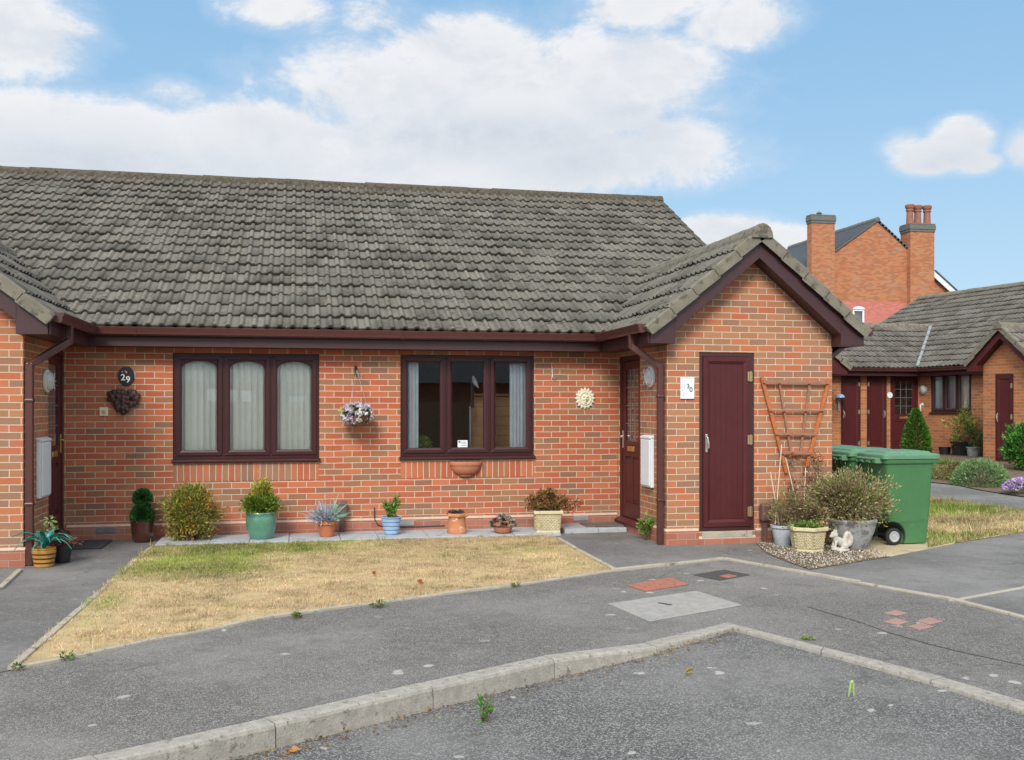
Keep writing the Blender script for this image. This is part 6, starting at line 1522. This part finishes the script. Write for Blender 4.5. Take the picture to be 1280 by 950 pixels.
# 16 wheelie bins
BG = 'green wheelie bins beside the porch'
def bin_proto(loc, label):
    t = thing('wheelie_bin', label, 'wheelie bin', loc, BG); b = Vector(loc)
    # local: front faces +x, axle along y at -x side
    def rr_rect(x0, x1, hy, z, c=.045, n=4):
        P = []
        for (cx_, cy_, a0) in ((x1-c, hy-c, 0), (x0+c, hy-c, PI/2), (x0+c, -hy+c, PI), (x1-c, -hy+c, 1.5*PI)):
            for i in range(n+1): a = a0+PI/2*i/n; P.append((b.x+cx_+c*math.cos(a), b.y+cy_+c*math.sin(a), b.z+z))
        return P
    arc = lambda z: -.225 + math.sqrt(max(0, .162**2 - (z-.10)**2))
    secs = [(arc(.012), .245, .225, .012)] + [(arc(z), .247+.07*z, .226+.045*z, z) for z in (.05, .09, .13, .17, .20, .225, .245, .256, .2615)] + [(-.262, .268, .240, .270), (-.264, .270, .241, .30), (-.300, .300, .262, .86), (-.318, .312, .272, .93), (-.322, .316, .275, .955)]
    R = [rr_rect(*s) for s in secs]; n = len(R[0]); mb = MB(); V = sum(R, []); fs = [tuple(range(n-1, -1, -1)), tuple((len(R)-1)*n+k for k in range(n))]
    for j in range(len(R)-1):
        for i in range(n): i2 = (i+1) % n; fs.append((j*n+i, j*n+i2, (j+1)*n+i2, (j+1)*n+i))
    mb.add(V, fs)
    # rolled rim below the lid, with a step
    R2 = [rr_rect(-.330, .345, .288, .935), rr_rect(-.335, .352, .293, .945), rr_rect(-.335, .352, .293, .985), rr_rect(-.325, .345, .285, .99)]
    V = sum(R2, []); fs = [tuple(range(n-1, -1, -1)), tuple(3*n+k for k in range(n))]
    for j in range(3):
        for i in range(n): i2 = (i+1) % n; fs.append((j*n+i, j*n+i2, (j+1)*n+i2, (j+1)*n+i))
    mb.add(V, fs); body = mb.build('body', M['bin'], t, smooth=True, uv=False, sharp=35)
    mb = MB()
    for sy in (-1, 1):
        pts = [(b.x-.225+.166*math.cos(a), b.y+sy*.236, b.z+.10+.166*math.sin(a)) for a in np.linspace(-.5, 1.62, 16)]; mb.tube(pts, .009, 6)
    mb.box(b.x-.13, b.x-.115, b.y-.20, b.y+.20, b.z+.03, b.z+.15)
    mb.build('wheel_arch', M['black'], t, uv=False)
    for sy in (-1, 1):
        mb = MB(); c = Vector((b.x-.225, b.y+sy*.262, b.z+.10)); Rm = Matrix.Rotation(PI/2, 4, 'X')
        mb.lathe([(.055, -.026), (.085, -.026), (.098, -.016), (.100, 0), (.098, .016), (.085, .026), (.055, .026)], c, 28, Rm); w = mb.build('wheel', M['tyre'], t, smooth=True, uv=False)
        mb = MB(); mb.lathe([(.0, -.034), (.018, -.034), (.022, -.029), (.040, -.028), (.050, -.034), (.060, -.034), (.064, -.028), (.064, .028), (.060, .034), (.050, .034), (.040, .028), (.022, .029), (.018, .034), (.0, .034)], c, 24, Rm); mb.build('hub', M['hub'], w, smooth=True, uv=False)
    mb = MB(); mb.tube([(b.x-.225, b.y-.25, b.z+.10), (b.x-.225, b.y+.25, b.z+.10)], .012, 8); mb.build('axle', M['black'], t, uv=False)
    # lid: domed, overhanging, with lip and raised centre, hinged at the back
    secs = [(-.36, .372, .302, .985), (-.362, .378, .306, .99), (-.360, .376, .305, 1.030), (-.352, .368, .297, 1.040), (-.300, .300, .245, 1.052), (-.285, .285, .230, 1.070), (-.20, .20, .16, 1.082)]
    R = [rr_rect(*s, c=.05) for s in secs]; mb = MB(); V = sum(R, []); fs = [tuple(range(n-1, -1, -1)), tuple((len(R)-1)*n+k for k in range(n))]
    for j in range(len(R)-1):
        for i in range(n): i2 = (i+1) % n; fs.append((j*n+i, j*n+i2, (j+1)*n+i2, (j+1)*n+i))
    mb.add(V, fs); mb.build('lid', M['binlid'], t, smooth=True, uv=False, sharp=30)
    mb = MB(); mb.tube([(b.x-.405, b.y-.20, b.z+.985), (b.x-.405, b.y+.20, b.z+.985)], .016, 8)
    for y_ in (-.20, -.07, .07, .20): mb.box(b.x-.415, b.x-.33, b.y+y_-.014, b.y+y_+.014, b.z+.935, b.z+1.0)
    mb.build('handle', M['binlid'], t, bevel=.006, uv=False)
    return t
p = bin_proto((6.90, 10.62, .010), 'green wheelie bin nearest the viewer, its side and wheel in full view')
c = copy_tree(p, None, 'middle green wheelie bin, just behind the nearest bin'); c.location = (6.86, 11.30, .010); c.rotation_euler.z = .03
c = copy_tree(p, None, 'green wheelie bin at the back of the row, almost hidden by the porch corner'); c.location = (6.88, 12.03, .010); c.rotation_euler.z = -.05

# 17 planting by the neighbours' bungalow
b0 = ay(1145, 500, 23.4); b = Vector((b0[0], 23.4, gz(23.4))); t = thing('conifer', 'small cone-shaped green conifer in front of the glazed door', 'conifer', b)
r = np.random.default_rng(300); n = 5200; hh = r.random(n)**1.2; a = r.random(n)*2*PI; R_ = .31*np.sin(np.clip(1-hh, 0, 1)*PI/2*1.05)**.8*(.82+.25*r.random(n))+.01
P = np.stack([b.x+R_*np.cos(a), b.y+R_*np.sin(a), b.z+.05+1.16*hh], 1); foliage('foliage', t, [leaves_arrays(P, .075, .030, pick([(.07, .18, .02), (.11, .26, .03), (.045, .11, .018)], n, 301), D=np.stack([np.cos(a), np.sin(a), np.full(n, .8)], 1), spread=.45, seed=302)]); mb = MB(); mb.tube([b-Vector((0, 0, .05)), b+Vector((0, 0, 1.0))], [.03, .01], 6); mb.build('trunk', M['bark'], t, uv=False)
g0 = Vector(ag(1243, 611)); b = Vector((g0.x+.05, g0.y+.45, g0.z)); t = thing('dome_shrub', 'clipped low dome of grey-green foliage beside the far path', 'shrub', b)
n = 6500; u_ = unit(r.normal(size=(n, 3))); u_[:, 2] = np.abs(u_[:, 2]); P = np.array(b)+u_*np.array([.52, .46, .50])*(.86+.17*r.random((n, 1))); foliage('foliage', t, [leaves_arrays(P, .055, .016, pick([(.17, .28, .11), (.23, .36, .15), (.11, .19, .08), (.29, .42, .20)], n, 303), D=u_+np.array([0, 0, .2]), spread=.6, seed=304)])
P = np.array(b)+u_[:800]*np.array([.45, .40, .43]); stems('stem', t, b, [P[i] for i in range(0, 800, 40)], .01, .004)
g0 = ay(1283, 560, 18.6); b = Vector((g0[0], 18.6, gz(18.6))); t = thing('evergreen_shrub', 'tall bright green bush at the right edge beside the far store door', 'shrub', b)
P, N, idx = clump_points((b.x, b.y, b.z+.50), (.42, .42, .47), 6800, 120, .13, 310, .55); foliage('foliage', t, [leaves_arrays(P, .070, .034, pick([(.055, .19, .03), (.09, .28, .045), (.03, .10, .02), (.13, .34, .06)], len(P), 311), D=N+np.array([0, 0, .4]), spread=.6, seed=312)]); stems('stem', t, b, [P[i] for i in range(0, 6800, 280)], .014, .004)
def lowplant(name, label, px, py, rad, h, n, cols, seed, fl=None, L=.05, W=.018):
    g0 = Vector(ag(px, py)); t = thing(name, label, 'plant', g0); P, N, idx = clump_points((g0.x, g0.y, g0.z+h*.5), (rad, rad*.8, h*.5), n, max(10, n//40), .18, seed, .35); P[:, 2] = np.maximum(P[:, 2], g0.z+.01)
    foliage('foliage', t, [leaves_arrays(P, L, W, pick(cols, n, seed), D=N+np.array([0, 0, .6]), spread=.7, seed=seed+1)])
    if fl: k = fl[1]; u_ = unit(np.random.default_rng(seed).normal(size=(k, 3))); u_[:, 2] = np.abs(u_[:, 2]); foliage('flowers', t, [leaves_arrays(np.array([g0.x, g0.y, g0.z+h*.4])+u_*np.array([rad*1.05, rad*.85, h*.65]), .05, .04, pick(fl[0], k, seed), D=u_, spread=.8, seed=seed+2)], M['petal'])
    stems('stem', t, g0, [P[i] for i in range(0, n, max(1, n//10))], .006, .002)
lowplant('flowering_plant', 'mound of lilac flowers at the right edge of the far path', 1277, 619, .28, .26, 900, [(.14, .20, .08), (.20, .25, .10)], 320, ([(.44, .30, .62), (.56, .40, .70), (.62, .50, .72)], 700))
lowplant('perennial', 'straw-yellow low plant at the corner of the far bed', 1178, 600, .34, .26, 1400, [(.34, .31, .12), (.25, .27, .09), (.18, .20, .06)], 330)
lowplant('perennial', 'brownish low plant between the yellow plant and the dome shrub', 1200, 601, .34, .38, 1500, [(.22, .18, .07), (.16, .17, .06), (.28, .20, .09), (.14, .09, .05)], 340)
lowplant('perennial', 'fresh green ground-cover plant below the black planters', 1190, 585, .42, .16, 1100, [(.13, .24, .04), (.19, .31, .06), (.09, .16, .03)], 350)
def farpot(px, py, w, h, m, label, plant=None, sides=24, cat='planter'):
    f = FA.hit(px, py, -.42); u_ = f[0]; base = FA.M @ Vector((u_, -.42, GZ-.0)); t = thing('planter', label, cat, base); mb = MB(); mb.lathe([(w*.40, 0), (w*.5, h*.9), (w*.54, h*.9), (w*.54, h), (w*.46, h), (w*.44, h*.7), (.0, h*.7)], base, sides); mb.build('pot', m, t, smooth=sides > 8, uv=False)
    if plant:
        n, rad, hh, cols, s = plant; P, N, _ = clump_points((base.x, base.y, base.z+h+hh*.5), (rad, rad, hh*.55), n, max(8, n//35), .2, s, .3); foliage('foliage', t, [leaves_arrays(P, .075, .035, pick(cols, n, s), D=N+np.array([0, 0, .3]), spread=.8, seed=s)]); stems('stem', t, base+Vector((0, 0, h*.7)), [P[i] for i in range(0, n, max(1, n//12))], .008, .003)
farpot(1181, 570, .30, .26, M['black'], 'small empty black pot by the wall under the neighbours\' window')
farpot(1202, 570, .52, .42, M['black'], 'large black tub with a yellow-green shrub under the neighbours\' window', (900, .36, .85, [(.22, .33, .05), (.16, .26, .04), (.30, .36, .08), (.12, .18, .04)], 360), 4)
farpot(1217, 572, .34, .30, M['greystone'], 'grey stone pot with green foliage beside the far downpipe', (500, .24, .55, [(.13, .22, .05), (.09, .16, .04), (.18, .26, .07)], 361))

# 18 boarded fence across the road, seen in the window glass
fy = -9.0; t = thing('garden_fence', 'brown boarded garden fence across the road, reflected in the window', 'fence', (2, fy, -.1))
for k in range(10):
    x = -14+k*3.0; mb = MB()
    for i in range(20): mb.box(x+i*.15+.005, x+(i+1)*.15-.005, fy-.012+.008*(i % 2), fy+.012+.008*(i % 2), -.1, 1.75)
    mb.build('panel', M['fence'], t)
    mb = MB(); mb.box(x-.05, x+.05, fy-.06, fy+.06, -.15, 1.85); mb.build('post', M['fence'], t)

hy = -13.5; HO = thing('brick_house', 'red brick house across the road, reflected dimly in the window panes', 'house', (-2, hy, 0)); FO = Frame((0, hy), PI)
mb = MB(); ops = [(-3.2, -1.4, 1.0, 2.3), (1.6, 3.4, 1.0, 2.3), (-.5, .5, .05, 2.15)]; wall_open(mb, FO, -9, 13, -.15, 2.6, ops); mb.build('wall', M['brick'], HO, fix=False)
for o_ in ops[:2]: window(HO, FO, *o_)
front_door(HO, FO, -.5, .5, .05, 2.15)
mb = MB(); mb.prism([(-13.4, hy+.4, 2.5), (-13.4, hy-4.5, 5.4), (-13.4, hy-9.4, 2.5)], (22.8, 0, 0)); mb.build('roof', M['slate'], HO, uv=False)

# added objects inside the square-headed window, standing in for reflections in its glass
yi = D+.42; p0 = ay(527, 549, yi); b = Vector((p0[0], yi, .96)); t = thing('houseplant', 'round green houseplant inside the lower left of the square-headed window', 'houseplant', b)
pot(t, [(.05, -.10), (.07, 0), (.072, .02), (.06, .02)], M['brownglaze'], b, soil=(.06, .015)); n = 1500; u_ = unit(np.random.default_rng(9).normal(size=(n, 3))); P = np.array([b.x, b.y, b.z+.12])+u_*.13*(.6+.45*np.random.default_rng(8).random((n, 1))); foliage('foliage', t, [leaves_arrays(P, .035, .018, pick([(.18, .32, .06), (.12, .24, .04), (.26, .40, .09)], n, 7), D=u_*.4, spread=2, seed=5)])
mb = MB(); mb.box(b.x-.20, b.x+.20, yi-.14, yi+.14, .15, .86); tag(mb.build('side_table', M['bark'], None, (b.x, yi, .15), bevel=.01), 'dark side table under the houseplant inside the square-headed window', 'table')
yi = D+.62; q0 = ay(590, 492, yi); q1 = ay(645, 492, yi); t = thing('room_screen', 'tan slatted wooden screen inside the right light of the square-headed window', 'screen', (q0[0], yi, .15))
w_ = plain('tan_screen_wood', (.50, .27, .13), .7, .2, 6, .3)
mb = MB(); nb_ = 12
for k in range(nb_): z0 = .16+(q0[2]-.20)*k/nb_; mb.box(q0[0]+.02, q1[0]-.02, yi-.008, yi+.008, z0, z0+(q0[2]-.20)/nb_-.006)
mb.build('slats', w_, t)
mb = MB(); mb.box(q0[0], q0[0]+.03, yi-.02, yi+.02, .15, q0[2]+.02); mb.box(q1[0]-.03, q1[0], yi-.02, yi+.02, .15, q0[2]+.02); mb.box(q0[0]+.03, q1[0]-.03, yi-.02, yi+.02, q0[2]-.03, q0[2]); mb.build('frame', w_, t)
yi = D+.36; q = ay(588, 560, yi); t = thing('floor_lamp', 'dark slim floor lamp with a pale crescent shade inside the middle light', 'lamp', (q[0], yi, .15)); top = ay(589, 474, yi)
mb = MB(); mb.lathe([(.12, 0), (.12, .02), (.02, .03), (0, .03)], (q[0], yi, .15), 20); mb.tube([(q[0], yi, .17), (q[0], yi, ay(588, 508, yi)[2])], .018, 8); mb.build('base', M['galv'], t, uv=False)
mb = MB(); mb.tube([(q[0]+.02, yi, ay(588, 510, yi)[2]), (q[0]+.025, yi, top[2]+.02)], .028, 8); mb.build('pole', M['black'], t, uv=False)
mb = MB(); c_ = ay(594, 478, yi); mb.tube([(c_[0]-.035, yi-.03, c_[2]+.085), (c_[0]-.02, yi-.035, c_[2]+.03), (c_[0]+.0, yi-.035, c_[2]-.02), (c_[0]+.04, yi-.03, c_[2]-.075)], [.012, .03, .032, .008], 10); mb.build('lamp_shade', M['white'], t, uv=False, smooth=True)
SKY_S, SUN_E, SUN_ANG, EXPO = .13, 2.8, 20, 0.36

# ================================================================== SKY, LIGHT, CAMERA
SUN_EL, SUN_AZ = 38.0, 203.0      # compass style: 0 = +Y, 90 = +X
w = bpy.data.worlds.new('World'); scene.world = w; w.use_nodes = True; t = NT(w.node_tree)
out = t.n('OutputWorld'); bg = t.n('Background'); t.set(out, 0, bg)
sky = t.n('TexSky', {'sky_type': 'NISHITA', 'sun_disc': False}); sky.sun_elevation = math.radians(SUN_EL); sky.sun_rotation = math.radians(SUN_AZ)
sky.air_density = 1.0; sky.dust_density = .6; sky.ozone_density = 2.2; sky.altitude = 0
dirn = t.n('TexCoord').outputs['Generated']
sp = t.n('SeparateXYZ'); t.set(sp, 0, dirn)
azm = t.math('ARCTAN2', sp.outputs[0], sp.outputs[1]); el = t.math('ARCSINE', sp.outputs[2])
def skydir(px, py):
    v_ = Vector(ray(px, py)).normalized(); return math.atan2(v_.x, v_.y), math.asin(v_.z)
# (centre px, py, half width, half height in photo pixels, weight)
CL = [(610, 125, 270, 90, 1.0), (580, 70, 130, 50, .9), (770, 92, 130, 52, .95), (845, 180, 62, 38, .7), (735, 200, 170, 45, .95), (560, 200, 280, 60, 1.0), (330, 185, 130, 66, 1.0), (110, 178, 190, 62, 1.0), (10, 180, 120, 62, 1.0), (15, 40, 105, 60, .8), (352, 14, 55, 24, .36), (475, 22, 42, 24, .36), (800, 8, 90, 30, .48), (920, 28, 62, 30, .50), (733, 40, 26, 14, .3), (1162, 196, 48, 24, 1.0), (1200, 180, 46, 34, 1.0), (1222, 203, 34, 16, .8), (1130, 182, 26, 14, .4), (1292, 182, 40, 28, .9), (905, 290, 70, 22, .9), (985, 300, 60, 18, .7), (225, 120, 40, 16, .3), (300, 240, 420, 40, 1.0)]
acc = None
for (px, py, rx, ry, wt) in CL:
    a0, e0 = skydir(px, py); ra = abs(skydir(px+rx, py)[0]-skydir(px-rx, py)[0])/2; re = abs(skydir(px, py-ry)[1]-skydir(px, py+ry)[1])/2
    dx = t.math('DIVIDE', t.math('SUBTRACT', azm, a0), ra); dy = t.math('DIVIDE', t.math('SUBTRACT', el, e0), re)
    d2 = t.math('ADD', t.math('MULTIPLY', dx, dx), t.math('MULTIPLY', dy, dy))
    b_ = t.math('MULTIPLY', t.math('SUBTRACT', 1.0, t.math('MULTIPLY', d2, .95)), wt)
    acc = b_ if acc is None else t.math('SMOOTH_MAX', acc, b_, .18)
st = t.n('Mapping'); t.set(st, 0, dirn); st.inputs[3].default_value = (1, 1, 1.7)
n1 = t.n('TexNoise', None, Vector=st, Scale=7.5, Detail=9, Roughness=.66, Distortion=.35).outputs[0]
n2 = t.n('TexNoise', None, Vector=st, Scale=2.3, Detail=6, Roughness=.6).outputs[0]
n3 = t.n('TexNoise', None, Vector=st, Scale=20.0, Detail=10, Roughness=.70).outputs[0]
field = t.math('ADD', acc, t.math('MULTIPLY', t.math('SUBTRACT', n1, .5), 2.5)); field = t.math('ADD', field, t.math('MULTIPLY', t.math('SUBTRACT', n3, .5), 1.25))
mask_l = t.sstep(field, -.22, .46)
# open sky outside the picture: broken cloud everywhere
above = t.sstep(t.math('ADD', n2, t.math('MULTIPLY', t.math('SUBTRACT', n1, .5), .6)), .42, .58)
outm = t.math('MAXIMUM', t.sstep(el, .44, .60), t.sstep(t.math('ABSOLUTE', t.math('SUBTRACT', azm, A)), .62, .85))
mask = t.math('MAXIMUM', mask_l, t.math('MULTIPLY', above, outm)); mask = t.math('MULTIPLY', mask, t.sstep(el, -.02, .10))
# cloud body: bright tops, softly grey hollows; out-of-view cloud towards the sun brightened as added fill
lit = t.n('TexNoise', None, Vector=t.n('VectorMath', {'operation': 'ADD'}, i0=st, i1=(.0, .0, .045)), Scale=7.5, Detail=6, Roughness=.6, Distortion=.25).outputs[0]
relief = t.math('MULTIPLY', t.math('SUBTRACT', n1, lit), 4.5)
shade = t.math('ADD', t.sstep(t.math('ADD', t.math('MULTIPLY', n1, .7), t.math('MULTIPLY', n2, .5)), .42, .72), relief, clamp=True)
body = t.sstep(field, .05, .9)
shade = t.math('MULTIPLY', shade, t.math('SUBTRACT', 1.0, t.math('MULTIPLY', body, .45)))
# shaded bases of the larger cumulus
gacc = None
for (px, py, rx, ry, wt) in [(590, 172, 210, 30, 1.0), (800, 150, 90, 40, .7), (745, 205, 120, 30, .8), (120, 205, 200, 36, .8), (330, 215, 130, 36, .6), (1180, 206, 70, 22, .8), (490, 100, 60, 18, .4)]:
    a0, e0 = skydir(px, py); ra = abs(skydir(px+rx, py)[0]-skydir(px-rx, py)[0])/2; re = abs(skydir(px, py-ry)[1]-skydir(px, py+ry)[1])/2
    dx = t.math('DIVIDE', t.math('SUBTRACT', azm, a0), ra); dy = t.math('DIVIDE', t.math('SUBTRACT', el, e0), re)
    b_ = t.math('MULTIPLY', t.math('EXPONENT', t.math('MULTIPLY', t.math('ADD', t.math('MULTIPLY', dx, dx), t.math('MULTIPLY', dy, dy)), -1.0)), wt)
    gacc = b_ if gacc is None else t.math('MAXIMUM', gacc, b_)
base_ = t.math('MULTIPLY', gacc, t.sstep(t.math('ADD', t.math('MULTIPLY', n1, .8), t.math('MULTIPLY', n3, .35)), .40, .72))
ccol = t.mix(shade, (4.55, 4.75, 5.05), (5.55, 5.55, 5.62)); ccol = t.mix(t.math('MULTIPLY', base_, .9), ccol, (3.4, 3.8, 4.35))
ea, aa = math.radians(SUN_EL), math.radians(SUN_AZ)
vec = Vector((math.sin(aa)*math.cos(ea), math.cos(aa)*math.cos(ea), math.sin(ea)))
dt = t.n('VectorMath', {'operation': 'DOT_PRODUCT'}); t.set(dt, 0, dirn); t.set(dt, 1, tuple(vec))
fill_glow = t.math('ADD', 1.0, t.math('MULTIPLY', t.sstep(dt.outputs['Value'], -.2, 1.0), 1.6))
gl3 = t.n('CombineColor'); [t.set(gl3, i, fill_glow) for i in range(3)]
ccol = t.mix(1.0, ccol, gl3.outputs[0], 'MULTIPLY'); ccol.node.clamp_factor = False
blue = t.mix(t.sstep(el, .02, .42), (2.9, 4.2, 5.3), (1.70, 3.2, 4.85))
skyc = t.mix(.85, sky, blue)
haze = t.math('MULTIPLY', t.sstep(field, -.9, .1), .28)
c = t.mix(t.math('MULTIPLY', haze, t.math('SUBTRACT', 1.0, outm)), skyc, (4.6, 5.0, 5.6)); c = t.mix(t.math('MULTIPLY', mask, .95), c, ccol)
t.set(bg, 0, c); bg.inputs[1].default_value = SKY_S
sd = bpy.data.lights.new('sun', 'SUN'); sd.energy = SUN_E; sd.angle = math.radians(SUN_ANG); sd.color = (1.0, .93, .83)
so = bpy.data.objects.new('sun', sd); COL.objects.link(so)
ea, aa = math.radians(SUN_EL), math.radians(SUN_AZ)
vec = Vector((math.sin(aa)*math.cos(ea), math.cos(aa)*math.cos(ea), math.sin(ea))); so.rotation_euler = vec.to_track_quat('Z', 'Y').to_euler(); so.location = vec*60
cd = bpy.data.cameras.new('camera'); cam = bpy.data.objects.new('camera', cd); COL.objects.link(cam)
cd.sensor_width = 36; cd.sensor_fit = 'HORIZONTAL'; cd.lens = F*36/1280; cd.shift_y = (YH-475)/1280; cd.clip_end = 3000; cd.clip_start = .05
cam.location = (0, 0, H); cam.rotation_euler = (PI/2, 0, -A); scene.camera = cam
scene.view_settings.view_transform = 'Standard'; scene.view_settings.look = 'None'; scene.view_settings.gamma = 1; scene.view_settings.use_curve_mapping = False
scene.view_settings.exposure = EXPO
scene.cycles.max_bounces = 6; scene.cycles.transparent_max_bounces = 12; scene.cycles.use_denoising = True; scene.cycles.sample_clamp_indirect = 6
